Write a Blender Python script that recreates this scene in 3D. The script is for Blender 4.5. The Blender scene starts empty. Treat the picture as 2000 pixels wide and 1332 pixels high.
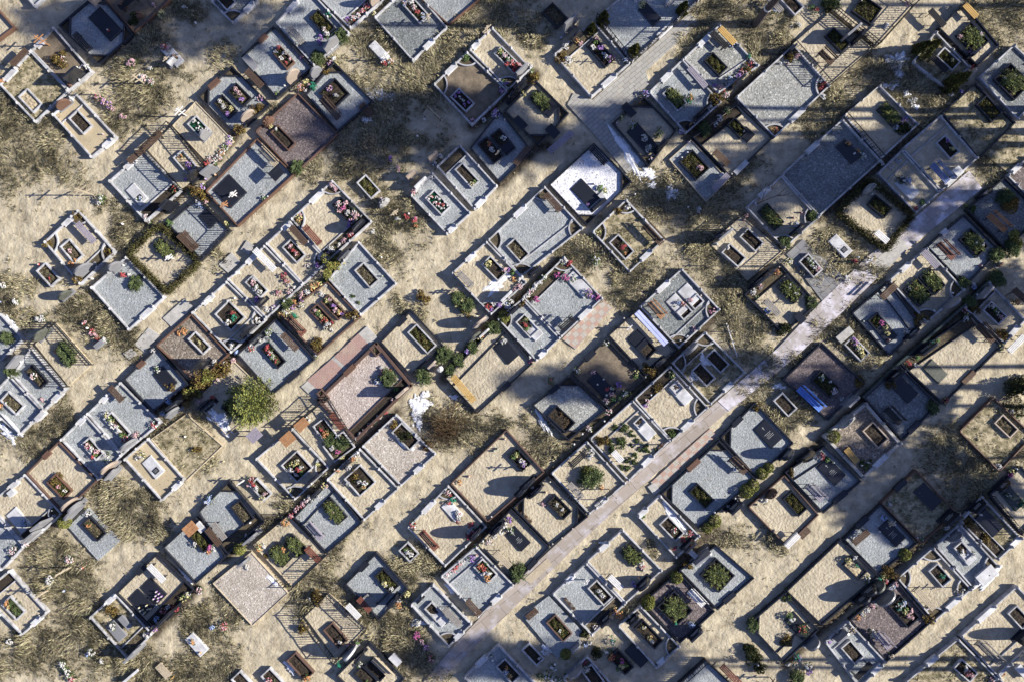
import bpy, math, random
import numpy as np
from mathutils import Vector, Matrix
C = bpy.context.scene.collection
R = math.radians
random.seed(7)
# ---------------- camera, sky, sun, exposure ----------------
PXM, CX, CY, HC = 36.0, 1000.0, 666.0, 42.0      # photo pixels per metre on the ground, nadir, flying height
SUN_EL, SUN_AZ = 27.0, 90.0
cam = bpy.data.cameras.new('camera'); camo = bpy.data.objects.new('camera', cam); C.objects.link(camo)
camo.location = (0, 0, HC); camo.rotation_euler = (0, 0, 0)
cam.sensor_width = 36; cam.lens = 36 * HC / (2000 / PXM); cam.clip_end = 1000
bpy.context.scene.camera = camo
w = bpy.data.worlds.new('World'); bpy.context.scene.world = w; w.use_nodes = True
nt = w.node_tree; bg = nt.nodes['Background']
sky = nt.nodes.new('ShaderNodeTexSky'); sky.sky_type = 'NISHITA'; sky.sun_disc = False
sky.sun_elevation = R(SUN_EL); sky.sun_rotation = R(SUN_AZ); sky.air_density = 1.0; sky.dust_density = 0.4; sky.ozone_density = 2.0
tn = nt.nodes.new('ShaderNodeMix'); tn.data_type = 'RGBA'; tn.blend_type = 'MULTIPLY'; tn.inputs[0].default_value = 1; tn.inputs[7].default_value = (1.0, .95, 1.25, 1)
nt.links.new(sky.outputs[0], tn.inputs[6]); nt.links.new(tn.outputs[2], bg.inputs[0]); bg.inputs[1].default_value = 0.058
sl = bpy.data.lights.new('sun', 'SUN'); sl.energy = 5.0; sl.angle = R(0.6); sl.color = (1.0, 0.945, 0.84)
so = bpy.data.objects.new('sun', sl); C.objects.link(so)
so.rotation_euler = (0, R(90 - SUN_EL), 0)        # sun stands to the right (+x), shadows fall to the left
vs = bpy.context.scene.view_settings
vs.view_transform = 'Standard'; vs.look = 'None'; vs.exposure = 0.98; vs.gamma = 1.0

def W(x, y, z=0.0):
    k = (1 - z / HC) / PXM
    return Vector(((x - CX) * k, -(y - CY) * k, z))
# ---------------- materials ----------------
M = {}
def mat(name, c1, c2=None, scale=6, rough=.8, bump=0.0, bscale=None, c3=None, spec=.3, kind='noise', detail=6, lo=.35, hi=.65, island=0, sss=0, bd=.03):
    m = bpy.data.materials.new(name); m.use_nodes = True; n = m.node_tree.nodes; L = m.node_tree.links
    b = n['Principled BSDF']; b.inputs['Roughness'].default_value = rough; b.inputs['Specular IOR Level'].default_value = spec
    g = n.new('ShaderNodeNewGeometry')
    if kind == 'vor':
        t = n.new('ShaderNodeTexVoronoi'); t.inputs['Scale'].default_value = scale; out = t.outputs['Color']
        s = n.new('ShaderNodeSeparateColor'); L.new(out, s.inputs[0]); fac = s.outputs[0]
    else:
        t = n.new('ShaderNodeTexNoise'); t.inputs['Scale'].default_value = scale; t.inputs['Detail'].default_value = detail; t.inputs['Roughness'].default_value = .65; fac = t.outputs['Fac']
    L.new(g.outputs['Position'], t.inputs['Vector'])
    r = n.new('ShaderNodeValToRGB'); e = r.color_ramp.elements
    c2 = c2 or tuple(x * .7 for x in c1)
    e[0].position = lo if kind != 'vor' else 0.1; e[0].color = (*c2, 1); e[1].position = hi if kind != 'vor' else .9; e[1].color = (*c1, 1)
    if c3: x = e.new(.98); x.color = (*c3, 1)
    L.new(fac, r.inputs[0]); col = r.outputs[0]
    # broad, soft tone drift
    t2 = n.new('ShaderNodeTexNoise'); t2.inputs['Scale'].default_value = .8; t2.inputs['Detail'].default_value = 4; L.new(g.outputs['Position'], t2.inputs['Vector'])
    mr = n.new('ShaderNodeMapRange'); mr.inputs[1].default_value = .3; mr.inputs[2].default_value = .7; mr.inputs[3].default_value = .84; mr.inputs[4].default_value = 1.1; L.new(t2.outputs['Fac'], mr.inputs[0])
    vm = n.new('ShaderNodeVectorMath'); vm.operation = 'SCALE'; L.new(col, vm.inputs[0]); L.new(mr.outputs[0], vm.inputs['Scale']); col = vm.outputs[0]
    if island:
        h = n.new('ShaderNodeHueSaturation'); a = n.new('ShaderNodeMapRange'); a.inputs[3].default_value = 1 - island; a.inputs[4].default_value = 1 + island
        L.new(g.outputs['Random Per Island'], a.inputs[0]); L.new(a.outputs[0], h.inputs['Value'])
        a2 = n.new('ShaderNodeMapRange'); a2.inputs[3].default_value = .5 - island * .06; a2.inputs[4].default_value = .5 + island * .06; L.new(g.outputs['Random Per Island'], a2.inputs[0]); L.new(a2.outputs[0], h.inputs['Hue'])
        L.new(col, h.inputs['Color']); col = h.outputs[0]
    if name.endswith(('gravel', 'sand', 'pebbles')):      # fallen leaves, needles and bare or damp spots
        for sc_, lo_, hi_, cc in ((9, .63, .67, (.34, .29, .22)), (1.1, .56, .72, (.80, .77, .70))):
            q = n.new('ShaderNodeTexNoise'); q.inputs['Scale'].default_value = sc_; q.inputs['Detail'].default_value = 3 if sc_ > 5 else 8; q.inputs['Roughness'].default_value = .7; L.new(g.outputs['Position'], q.inputs['Vector'])
            rr = n.new('ShaderNodeValToRGB'); rr.color_ramp.elements[0].position = lo_; rr.color_ramp.elements[1].position = hi_; rr.color_ramp.elements[0].color = (1, 1, 1, 1); rr.color_ramp.elements[1].color = (*cc, 1); L.new(q.outputs['Fac'], rr.inputs[0])
            mm_ = n.new('ShaderNodeMix'); mm_.data_type = 'RGBA'; mm_.blend_type = 'MULTIPLY'; mm_.inputs[0].default_value = 1; L.new(col, mm_.inputs[6]); L.new(rr.outputs[0], mm_.inputs[7]); col = mm_.outputs[2]
    L.new(col, b.inputs['Base Color'])
    if bump:
        t3 = n.new('ShaderNodeTexNoise'); t3.inputs['Scale'].default_value = bscale or scale; t3.inputs['Detail'].default_value = 5; L.new(g.outputs['Position'], t3.inputs['Vector'])
        bp = n.new('ShaderNodeBump'); bp.inputs['Strength'].default_value = bump; bp.inputs['Distance'].default_value = bd
        L.new(t3.outputs['Fac'], bp.inputs['Height']); L.new(bp.outputs[0], b.inputs['Normal'])
    M[name] = m; return m
# gravels and grounds
def gravel(name, c1, c2, c3=None, bump=.9):
    mat(name, c1, c2, scale=15, kind='vor', rough=.9, bump=bump, bscale=13, c3=c3, bd=.045)
gravel('grey_gravel', (.345, .365, .37), (.25, .265, .27), (.43, .445, .44))
gravel('dark_gravel', (.235, .25, .25), (.13, .14, .14), (.34, .35, .34))
gravel('light_gravel', (.37, .37, .345), (.20, .205, .195), (.52, .52, .49))
gravel('pink_gravel', (.50, .43, .385), (.34, .28, .25), (.63, .56, .51))
gravel('beige_gravel', (.50, .445, .385), (.33, .29, .245), (.64, .6, .54))
gravel('mauve_gravel', (.20, .165, .16), (.105, .085, .085), (.3, .25, .24))
gravel('brown_gravel', (.30, .25, .20), (.13, .11, .09), (.42, .36, .30))
gravel('white_pebbles', (.82, .82, .84), (.60, .60, .64), (.2, .2, .2), .8)
mat('plot_sand', (.50, .44, .325), (.38, .325, .235), scale=3, rough=.95, bump=1, bscale=7, bd=.06)
mat('clean_sand', (.47, .39, .26), (.40, .33, .215), scale=9, rough=.95, bump=.35, bscale=14)
mat('dark_sand', (.22, .175, .125), (.13, .105, .075), scale=3, rough=.95, bump=.6, bscale=7)
mat('grassy_sand', (.44, .375, .25), (.15, .13, .07), scale=3.2, detail=10, rough=.95, bump=.9, bscale=9, lo=.4, hi=.6)
mat('soil', (.055, .042, .03), (.022, .017, .013), scale=14, rough=1, bump=.9, bscale=20)
mat('dry_soil', (.13, .105, .065), (.05, .04, .028), scale=9, rough=1, bump=.9, bscale=14)
mat('pale_concrete', (.42, .42, .44), (.20, .195, .185), scale=3.2, detail=9, lo=.3, hi=.55, rough=.8, bump=.3, bscale=30)
mat('warm_concrete', (.47, .45, .41), (.33, .32, .30), scale=5, rough=.85, bump=.3, bscale=20)
mat('black_granite', (.022, .024, .032), (.014, .015, .02), scale=40, rough=.16, spec=.5)
mat('grey_granite', (.27, .27, .28), (.17, .17, .18), scale=45, rough=.35, spec=.5)
mat('tan_granite', (.42, .35, .28), (.28, .22, .18), scale=30, rough=.5)
mat('brown_granite', (.16, .09, .06), (.085, .05, .038), scale=30, rough=.45)
mat('red_granite', (.13, .08, .062), (.08, .05, .04), scale=30, rough=.5)
mat('green_granite', (.05, .065, .055), (.022, .03, .025), scale=8, rough=.2, spec=.5)
mat('dark_stone', (.12, .125, .10), (.06, .065, .055), scale=9, rough=.5, bump=.2, bscale=12)
mat('rough_grey_stone', (.36, .35, .34), (.2, .2, .2), scale=6, rough=.9, bump=.7, bscale=9, bd=.05)
mat('white_marble', (.62, .62, .64), (.40, .395, .39), scale=3, detail=9, rough=.5)
mat('dark_wood', (.12, .075, .05), (.06, .038, .028), scale=12, rough=.8)
mat('red_wood', (.20, .07, .045), (.11, .04, .03), scale=12, rough=.65)
mat('yellow_wood', (.55, .36, .12), (.42, .26, .08), scale=10, rough=.6)
mat('orange_wood', (.42, .22, .10), (.28, .14, .07), scale=10, rough=.65)
mat('grey_wood', (.30, .28, .26), (.18, .165, .15), scale=14, rough=.9)
mat('pale_wood', (.48, .41, .30), (.34, .28, .2), scale=14, rough=.9)
mat('mauve_wood', (.32, .29, .34), (.21, .19, .23), scale=12, rough=.8)
mat('white_paint', (.72, .71, .70), (.55, .54, .53), scale=8, rough=.6)
mat('blue_paint', (.14, .30, .80), (.10, .22, .62), scale=8, rough=.5)
mat('steel_blue_paint', (.22, .28, .48), (.15, .2, .36), scale=8, rough=.5)
mat('lavender_paint', (.52, .56, .85), (.42, .46, .74), scale=5, rough=.5)
mat('black_iron', (.018, .018, .02), (.012, .012, .014), scale=30, rough=.5)
mat('pale_metal', (.5, .48, .44), (.38, .36, .33), scale=30, rough=.45)
mat('bark', (.13, .105, .09), (.045, .037, .033), scale=9, rough=1, bump=1, bscale=12, bd=.06)
mat('engraving', (.45, .45, .45), (.3, .3, .3), scale=60, rough=.7)
mat('snow', (.80, .81, .85), (.40, .385, .37), scale=5, detail=9, lo=.28, hi=.5, rough=.6, bump=.6, bscale=10)
G_ = dict(green_leaf=(.115, .155, .055), juniper_leaf=(.145, .18, .08), yellow_leaf=(.31, .32, .09), golden_leaf=(.24, .17, .055), dry_leaf=(.16, .10, .055), thuja_leaf=(.13, .125, .04), dark_leaf=(.04, .052, .022), rust_leaf=(.17, .115, .065), moss_leaf=(.135, .15, .05), hedge_leaf=(.085, .075, .035), needle=(.05, .065, .03), artificial_leaf=(.02, .17, .09), straw=(.45, .39, .255), olive_straw=(.17, .15, .08))
for k, c in G_.items(): mat(k, c, tuple(x * .5 for x in c), scale=9, rough=.85, island=.45, spec=.15)
FL = dict(w=('white', (.64, .62, .60)), p=('pink', (.62, .40, .42)), P=('magenta', (.50, .13, .30)), r=('red', (.42, .075, .075)), R=('burgundy', (.28, .05, .08)), v=('purple', (.36, .20, .50)), b=('blue', (.36, .45, .70)), y=('yellow', (.60, .54, .26)), o=('orange', (.56, .28, .12)), g=('green', (.12, .20, .06)), a=('teal green', (.03, .24, .15)), k=('dark', (.06, .05, .05)), t=('cream', (.65, .55, .4)))
for k, (nm, c) in FL.items(): mat('petal_' + k, c, tuple(x * .75 for x in c), scale=25, rough=.75, island=.2)
# ---------------- mesh helpers ----------------
class MB:
    def __init__(s): s.v = []; s.f = []; s.m = []; s.mi = 0
    def add(s, vs, fs):
        o = len(s.v); s.v += [tuple(v) for v in vs]; s.f += [tuple(i + o for i in f) for f in fs]; s.m += [s.mi] * len(fs)
    def prism(s, pts, z0, z1, bev=0):
        n = len(pts); a = sum(pts[i][0] * pts[(i + 1) % n][1] - pts[(i + 1) % n][0] * pts[i][1] for i in range(n))
        if a < 0: pts = pts[::-1]
        lo = [(p[0], p[1], z0) for p in pts]
        fs = [tuple(range(n))[::-1]]
        if bev:
            c = (sum(p[0] for p in pts) / n, sum(p[1] for p in pts) / n)
            mid = [(p[0], p[1], z1 - bev) for p in pts]; top = []
            for p in pts:
                d = Vector((c[0] - p[0], c[1] - p[1])); l = d.length or 1; d *= bev * 1.3 / l
                top.append((p[0] + d[0], p[1] + d[1], z1))
            vs = lo + mid + top
            fs += [(i, (i + 1) % n, n + (i + 1) % n, n + i) for i in range(n)] + [(n + i, n + (i + 1) % n, 2 * n + (i + 1) % n, 2 * n + i) for i in range(n)] + [tuple(range(2 * n, 3 * n))]
        else:
            vs = lo + [(p[0], p[1], z1) for p in pts]
            fs += [(i, (i + 1) % n, n + (i + 1) % n, n + i) for i in range(n)] + [tuple(range(n, 2 * n))]
        s.add(vs, fs)
    def box(s, c, d, rz=0, bev=0, rx=0, mx=None):
        x, y, z = d[0] / 2, d[1] / 2, d[2] / 2
        co, si = math.cos(rz), math.sin(rz)
        vs = []
        b = bev
        if b: ring = [(-x, -y, -z), (x, -y, -z), (x, y, -z), (-x, y, -z), (-x, -y, z - b), (x, -y, z - b), (x, y, z - b), (-x, y, z - b), (-x + b, -y + b, z), (x - b, -y + b, z), (x - b, y - b, z), (-x + b, y - b, z)]; fs = [(3, 2, 1, 0), (0, 1, 5, 4), (1, 2, 6, 5), (2, 3, 7, 6), (3, 0, 4, 7), (4, 5, 9, 8), (5, 6, 10, 9), (6, 7, 11, 10), (7, 4, 8, 11), (8, 9, 10, 11)]
        else: ring = [(-x, -y, -z), (x, -y, -z), (x, y, -z), (-x, y, -z), (-x, -y, z), (x, -y, z), (x, y, z), (-x, y, z)]; fs = [(3, 2, 1, 0), (0, 1, 5, 4), (1, 2, 6, 5), (2, 3, 7, 6), (3, 0, 4, 7), (4, 5, 6, 7)]
        for (a, e, h) in ring:
            if rx: e, h = e * math.cos(rx) - h * math.sin(rx), e * math.sin(rx) + h * math.cos(rx)
            vs.append((c[0] + a * co - e * si, c[1] + a * si + e * co, c[2] + h))
        s.add(vs, fs)
    def tube(s, pts, rs, n=6, cap=True):
        pts = [Vector(p) for p in pts]; vs = []; fs = []
        for i, p in enumerate(pts):
            t = (pts[min(i + 1, len(pts) - 1)] - pts[max(i - 1, 0)]).normalized()
            u = t.cross(Vector((0, 0, 1)) if abs(t.z) < .9 else Vector((1, 0, 0))).normalized(); v = t.cross(u)
            r = rs[i] if hasattr(rs, '__len__') else rs
            vs += [p + (u * math.cos(2 * math.pi * k / n) + v * math.sin(2 * math.pi * k / n)) * r for k in range(n)]
        for i in range(len(pts) - 1):
            for k in range(n): fs.append((i * n + k, i * n + (k + 1) % n, (i + 1) * n + (k + 1) % n, (i + 1) * n + k))
        if cap: fs += [tuple(range(n)), tuple(range((len(pts) - 1) * n, len(pts) * n))]
        s.add(vs, fs)
    def blob(s, c, r, sx=1, sy=1, sz=1, seg=6, rings=3, jit=0):
        vs = []; fs = []
        for i in range(rings + 1):
            a = math.pi * .5 * i / rings
            for k in range(seg):
                b = 2 * math.pi * (k + .5 * (i % 2)) / seg; q = r * (1 + random.uniform(-jit, jit))
                vs.append((c[0] + math.cos(a) * math.cos(b) * q * sx, c[1] + math.cos(a) * math.sin(b) * q * sy, c[2] + math.sin(a) * q * sz))
        for i in range(rings):
            for k in range(seg): fs.append((i * seg + k, i * seg + (k + 1) % seg, (i + 1) * seg + (k + 1) % seg, (i + 1) * seg + k))
        s.add(vs, fs)
    def mesh(s, name, mats):
        me = bpy.data.meshes.new(name); me.from_pydata(s.v, [], s.f)
        for m in mats: me.materials.append(M[m])
        if len(mats) > 1: me.polygons.foreach_set('material_index', s.m)
        me.update(); return me
def ob(name, me, parent=None, loc=None, rz=0, label=None):
    o = bpy.data.objects.new(name, me); C.objects.link(o)
    if parent: o.parent = parent
    if loc is not None: o.location = loc
    if rz: o.rotation_euler = (0, 0, rz)
    if label: o['label'] = label
    return o
REG = []
def thing(name, cat, loc, rz=0, me=None, group=None, base=None, px=None, where=None):
    if isinstance(where, dict) and where['g'] != '-': loc = (loc[0], loc[1], loc[2] + .04)
    o = bpy.data.objects.new(name, me); C.objects.link(o); o.location = loc; o.rotation_euler = (0, 0, rz)
    o['category'] = cat
    if group: o['group'] = group
    REG.append((o, base, px, where)); return o
def struct(name, me, z=0):
    o = bpy.data.objects.new(name, me); C.objects.link(o); o['kind'] = 'structure'; return o
CACHE = {}
def cached(key, fn):
    if key not in CACHE: CACHE[key] = fn()
    return CACHE[key]
def quads(name, pos, ax, bx, mats, mi=None):
    """many loose leaf-sized quads: pos centre, ax/bx half axes (numpy Nx3)"""
    n = len(pos); v = np.empty((n, 4, 3)); v[:, 0] = pos - ax * .25 - bx; v[:, 1] = pos + ax - bx * .3; v[:, 2] = pos + ax * .25 + bx; v[:, 3] = pos - ax + bx * .3
    me = bpy.data.meshes.new(name); me.vertices.add(4 * n); me.vertices.foreach_set('co', v.ravel())
    me.loops.add(4 * n); me.loops.foreach_set('vertex_index', np.arange(4 * n)); me.polygons.add(n)
    me.polygons.foreach_set('loop_start', np.arange(n) * 4)
    for m in mats: me.materials.append(M[m])
    if mi is not None: me.polygons.foreach_set('material_index', mi)
    me.update(calc_edges=True); return me
def rnd(n, seed): return np.random.default_rng(seed)
def leaf_mesh(name, m, n, rx, ry, rz, leaf, seed, style='ball', m2=None):
    g = np.random.default_rng(seed)
    d = g.normal(size=(n, 3)); d /= np.linalg.norm(d, axis=1)[:, None]
    if style == 'ball':          # clumped shrub: several lobes
        k = 9; lob = g.normal(size=(k, 3)) * .42; lob[:, 2] = np.abs(lob[:, 2]) * .8
        w_ = g.integers(0, k, n); rr = g.uniform(.55, 1, n) ** .5 * g.uniform(.34, .52, k)[w_]
        p = lob[w_] + d * rr[:, None]; p[:, 2] = np.abs(p[:, 2])
        p = p * np.array([rx, ry, rz]); up = d
    elif style == 'cone':        # thuja
        h = g.uniform(0, 1, n) ** 1.2; a = g.uniform(0, 2 * np.pi, n); rr = (1 - h) ** .75 * g.uniform(.6, 1.05, n) * (1 + .2 * np.sin(a * 5 + h * 9))
        p = np.stack([np.cos(a) * rr * rx, np.sin(a) * rr * ry, h * rz], 1); up = np.stack([np.cos(a), np.sin(a), np.full(n, 1.2)], 1); up /= np.linalg.norm(up, axis=1)[:, None]
    elif style == 'tight':       # clipped ball
        p = d * g.uniform(.85, 1.02, n)[:, None]; p[:, 2] = np.abs(p[:, 2]); p = p * np.array([rx, ry, rz]); up = d
    else:                        # 'mat' low planted cushion
        p = np.stack([g.uniform(-1, 1, n), g.uniform(-1, 1, n), np.zeros(n)], 1)
        f = np.clip(1 - np.maximum(np.abs(p[:, 0]), np.abs(p[:, 1])) ** 4, 0, 1)
        hh = (.55 + .45 * np.sin(p[:, 0] * 7 + seed) * np.cos(p[:, 1] * 5 + seed)) * f
        p[:, 2] = hh * g.uniform(.3, 1, n); p = p * np.array([rx, ry, rz]); up = np.stack([d[:, 0] * .8, d[:, 1] * .8, np.ones(n)], 1)
    s_ = leaf * g.uniform(.6, 1.4, n)[:, None]
    if style == 'mat' or style == 'ball' or style == 'tight': ax = up * .6 + g.normal(size=(n, 3)) * .55
    else: ax = up + g.normal(size=(n, 3)) * .3
    ax /= np.linalg.norm(ax, axis=1)[:, None]; t = g.normal(size=(n, 3)); bx = np.cross(ax, t); bx /= np.linalg.norm(bx, axis=1)[:, None]
    mi = (g.uniform(size=n) < .25).astype(int) if m2 else None
    return quads(name, p, ax * s_, bx * s_ * .38, [m, m2] if m2 else [m], mi)
# juniper / cut-bough heap: branches radiating from the middle, each lined with blades
def bough_mesh(name, m, rx, ry, rz, seed, nb=46, m2=None):
    g = np.random.default_rng(seed); P = []; A = []; B = []
    for i in range(nb):
        a = g.uniform(0, 2 * np.pi); L = g.uniform(.45, 1.08); st = g.uniform(0, .3, 1)[0]; a2 = a + g.normal() * .35
        for t in np.linspace(0, 1, 16):
            q = st + (L - st) * t
            c = np.array([math.cos(a + (a2 - a) * t) * q * rx, math.sin(a + (a2 - a) * t) * q * ry, rz * (.25 + .75 * math.sin(math.pi * min(1, .25 + t * .75)) * g.uniform(.7, 1.1)) ])
            for s_ in (-1, 1):
                dd = np.array([math.cos(a2 + s_ * .7), math.sin(a2 + s_ * .7), g.uniform(-.1, .5)]); dd += g.normal(size=3) * .15
                P.append(c + dd * .035); A.append(dd * g.uniform(.04, .075)); bb = np.cross(dd, g.normal(size=3)); B.append(bb / np.linalg.norm(bb) * .014)
    n = len(P); mi = (g.uniform(size=n) < .3).astype(int) if m2 else None
    return quads(name, np.array(P), np.array(A), np.array(B), [m, m2] if m2 else [m], mi)
COL = dict(w='white_marble', k='black_granite', g='grey_granite', b='brown_granite', t='tan_granite', d='dark_stone', r='red_granite', p='tan_granite', G='green_granite', o='orange_wood', n='brown_granite')
CN = dict(w='white', k='black', g='grey', b='brown', t='tan', d='dark grey-green', r='red-brown', p='pale tan', G='dark green', o='orange', n='brown', y='yellow', v='mauve-grey', B='blue', X='bright blue', X2='pale lavender', W='pale')
WOOD = dict(p='mauve_wood', n='dark_wood', k='black_iron', g='grey_wood', t='pale_wood', v='mauve_wood', d='dark_wood', y='yellow_wood', r='red_wood', b='red_wood', o='orange_wood', w='white_paint', B='steel_blue_paint', X='blue_paint', X2='lavender_paint', W='white_paint')
# ---------------- builders of the things ----------------
def inpoly(x, y, P):
    c = False; n = len(P)
    for i in range(n):
        (x1, y1), (x2, y2) = P[i], P[(i + 1) % n]
        if (y1 > y) != (y2 > y) and x < (x2 - x1) * (y - y1) / (y2 - y1) + x1: c = not c
    return c
def lerp(a, b, t): return a + (b - a) * t
GR = dict(D='dark_gravel', g='grey_gravel', G='light_gravel', p='pink_gravel', P='beige_gravel', m='mauve_gravel', w='white_pebbles', s='plot_sand', S='clean_sand', d='dark_sand', b='brown_gravel', x='grassy_sand')
KB = dict(w='pale_concrete', W='warm_concrete', k='black_granite', b='brown_granite', r='red_granite', o='pale_wood')
SIDE = dict(NE=(0, 1), SE=(2, 1), SW=(3, 2), NW=(3, 0))
def kerb_box(mb, a, b, wd, z0, z1, inner):
    d = (b - a); L = d.length
    if L < .05: return
    mb.box(((a.x + b.x) / 2 + inner.x * wd / 2, (a.y + b.y) / 2 + inner.y * wd / 2, (z0 + z1) / 2), (L, wd, z1 - z0), math.atan2(d.y, d.x), bev=.012)
def post_mesh(st):
    mb = MB(); h = .36 if st in 'wW' else .30; r = .06 if st in 'wW' else .045
    mb.box((0, 0, h / 2 - .05), (2 * r, 2 * r, h + .1), bev=.015)
    if st in 'wW': mb.add([(-r * .8, -r * .8, h), (r * .8, -r * .8, h), (r * .8, r * .8, h), (-r * .8, r * .8, h), (0, 0, h + .07)], [(0, 1, 4), (1, 2, 4), (2, 3, 4), (3, 0, 4)])
    return mb.mesh('post', [KB[st]])
def fence_side(root, a, b, h=.85):
    d = b - a; L = d.length; rz = math.atan2(d.y, d.x); n = max(2, round(L / 1.3)) + 1
    for i in range(n):
        p = a + d * i / (n - 1)
        mb = MB(); mb.box((0, 0, h / 2), (.04, .04, h)); ob('fence_post', cached(('fp', h), lambda: mb.mesh('fence_post', ['black_iron'])), root, (p.x - root.location.x, p.y - root.location.y, 0), rz)
    mb = MB()
    for z in (.2, h - .06): mb.box((0, 0, z), (L, .03, .04))
    k = int(L / .16)
    for i in range(1, k): mb.box((-L / 2 + L * i / k, 0, h / 2 + .05), (.02, .02, h - .25))
    k2 = int(L / .5)
    for i in range(k2):        # small scroll rings between the bars
        cx_ = -L / 2 + L * (i + .5) / k2
        pts = [(cx_ + .08 * math.cos(t), 0, h * .5 + .1 * math.sin(t)) for t in np.linspace(0, 2 * math.pi, 9)]
        mb.tube(pts, .013, 4, False)
    c = (a + b) / 2
    ob('fence_panel', mb.mesh('fence_panel', ['black_iron']), root, (c.x - root.location.x, c.y - root.location.y, 0), rz)
PLOTS = []
def build_plot(p):
    h = .27
    c = [W(x, y, h) for x, y in p['c']]; c = [Vector((v.x, v.y)) for v in c]
    cen = sum(c, Vector((0, 0))) / 4; p['cen'] = cen
    u = (c[0] - c[3] + c[1] - c[2]); d = (c[1] - c[0] + c[2] - c[3]); p['u'] = math.atan2(u.y, u.x); p['d'] = math.atan2(d.y, d.x)
    st = p['k']; p['world'] = c; PLOTS.append(p)
    if p['g'] == '-': p['u'], p['d'] = R(40), R(-47); return
    # inner outline with cut corners
    root = thing('grave_plot', 'grave plot', (cen.x, cen.y, 0), group='framed grave plots', base=p['look'], px=p['pc'], where='plot')
    rel = [v - cen for v in c]
    cut = p.get('c_', ''); L4 = 'TRBL'
    poly = []; tri = []
    for i in range(4):
        a, b, n = rel[i - 1], rel[i], rel[(i + 1) % 4]
        if L4[i] in cut:
            q = .62; e1 = b + (a - b).normalized() * q * 1.2; e2 = b + (n - b).normalized() * q * 1.2
            poly += [e1, e2]; tri.append((e1, b, e2))
        else: poly.append(b)
    def shr(q, k=.05): return (q.x - q.x / max(q.length, .1) * k, q.y - q.y / max(q.length, .1) * k)
    zt = .108 + (len(PLOTS) % 9) * .0025
    mb = MB(); mb.prism([shr(q) for q in poly], -.12, zt)
    ob('gravel_bed' if GR[p['g']].endswith(('gravel', 'pebbles')) else 'sand_bed', mb.mesh('bed', [GR[p['g']]]), root)
    km = KB.get(st); wd = dict(w=.085, W=.16, k=.085, b=.075, r=.075).get(st, .05)
    hk = h if st != 'o' else .17
    if p['look'] == 'red kerb pink gravel plot': wd = .15
    for e1, b, e2 in tri:
        mb = MB(); mb.prism([shr(e1), shr(b), shr(e2)], -.1, zt - .004); ob('corner_bed', mb.mesh('corner_bed', ['dry_soil']), root)
        if km:
            dd = e2 - e1; nn = Vector((-dd.y, dd.x)).normalized(); nn = nn if nn.dot(-(e1 + e2)) > 0 else -nn
            mb = MB(); kerb_box(mb, e1, e2, .09, 0, hk - .03, nn); ob('cut_kerb', mb.mesh('kerb', [km]), root)
    steps = p.get('s', [])
    for sd, (i, j) in SIDE.items():
        a, b = rel[i], rel[j]; dd = b - a; nn = Vector((-dd.y, dd.x)).normalized(); nn = nn if nn.dot(-(a + b)) > 0 else -nn
        segs = [(0, 1)]
        for (s_, t0, t1, sc) in steps:
            if s_ != sd: continue
            segs = [(0, t0), (t1, 1)]
            mb = MB(); m0 = lerp(a, b, (t0 + t1) / 2); mb.box((m0.x + nn.x * .07, m0.y + nn.y * .07, .13), (dd.length * (t1 - t0) - .005, .29, .22), math.atan2(dd.y, dd.x), bev=.015)
            ob('step', mb.mesh('step', [{'w': 'white_marble', 'k': 'black_granite', 'b': 'brown_granite', 'n': 'dark_wood'}[sc]]), root)
            if st in 'wW':
                for t_ in (t0, t1): q = lerp(a, b, t_); ob('post', cached(('post', st), lambda: post_mesh(st)), root, (q.x + nn.x * .04, q.y + nn.y * .04, 0), p['u'])
        if km:
            for t0, t1 in segs:
                mb = MB(); kerb_box(mb, lerp(a, b, t0), lerp(a, b, t1), wd, -.05, hk, nn); ob('kerb', mb.mesh('kerb', [km]), root)
            if st in 'wWk' and not any(s_[0] == sd for s_ in steps):
                q = lerp(a, b, .5); ob('post', cached(('post', st), lambda: post_mesh(st)), root, (q.x + nn.x * .04, q.y + nn.y * .04, 0), p['u'])
        if st == 'h':
            L = dd.length; g = np.random.default_rng(len(PLOTS)); n = int(L * 900)
            P_ = np.stack([g.uniform(-L / 2, L / 2, n), g.normal(size=n) * .11, g.uniform(.02, .4, n)], 1); P_[:, 2] *= (1 + .2 * np.sin(P_[:, 0] * 6))
            A_ = g.normal(size=(n, 3)); A_[:, 2] = np.abs(A_[:, 2]); A_ /= np.linalg.norm(A_, axis=1)[:, None]; B_ = np.cross(A_, g.normal(size=(n, 3))); B_ /= np.linalg.norm(B_, axis=1)[:, None]
            q = (a + b) / 2; ob('hedge_row', quads('hedge', P_, A_ * .05, B_ * .02, ['hedge_leaf', 'thuja_leaf'], (g.uniform(size=n) < .3).astype(int)), root, (q.x, q.y, 0), math.atan2(dd.y, dd.x))
        if sd in p.get('t', []):
            ia, ib = a + nn * .62 + dd.normalized() * .12, b + nn * .62 - dd.normalized() * .12
            mb = MB(); q = (a + b) / 2 + nn * .36; mb.box((q.x, q.y, .075), (dd.length - .25, .5, .09), math.atan2(dd.y, dd.x)); ob('planting_bed', mb.mesh('bed', ['dry_soil' if len(PLOTS) % 2 else 'soil']), root)
            if km: mb = MB(); kerb_box(mb, ia, ib, .06, 0, .2, nn); ob('inner_kerb', mb.mesh('kerb', [km]), root)
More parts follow.
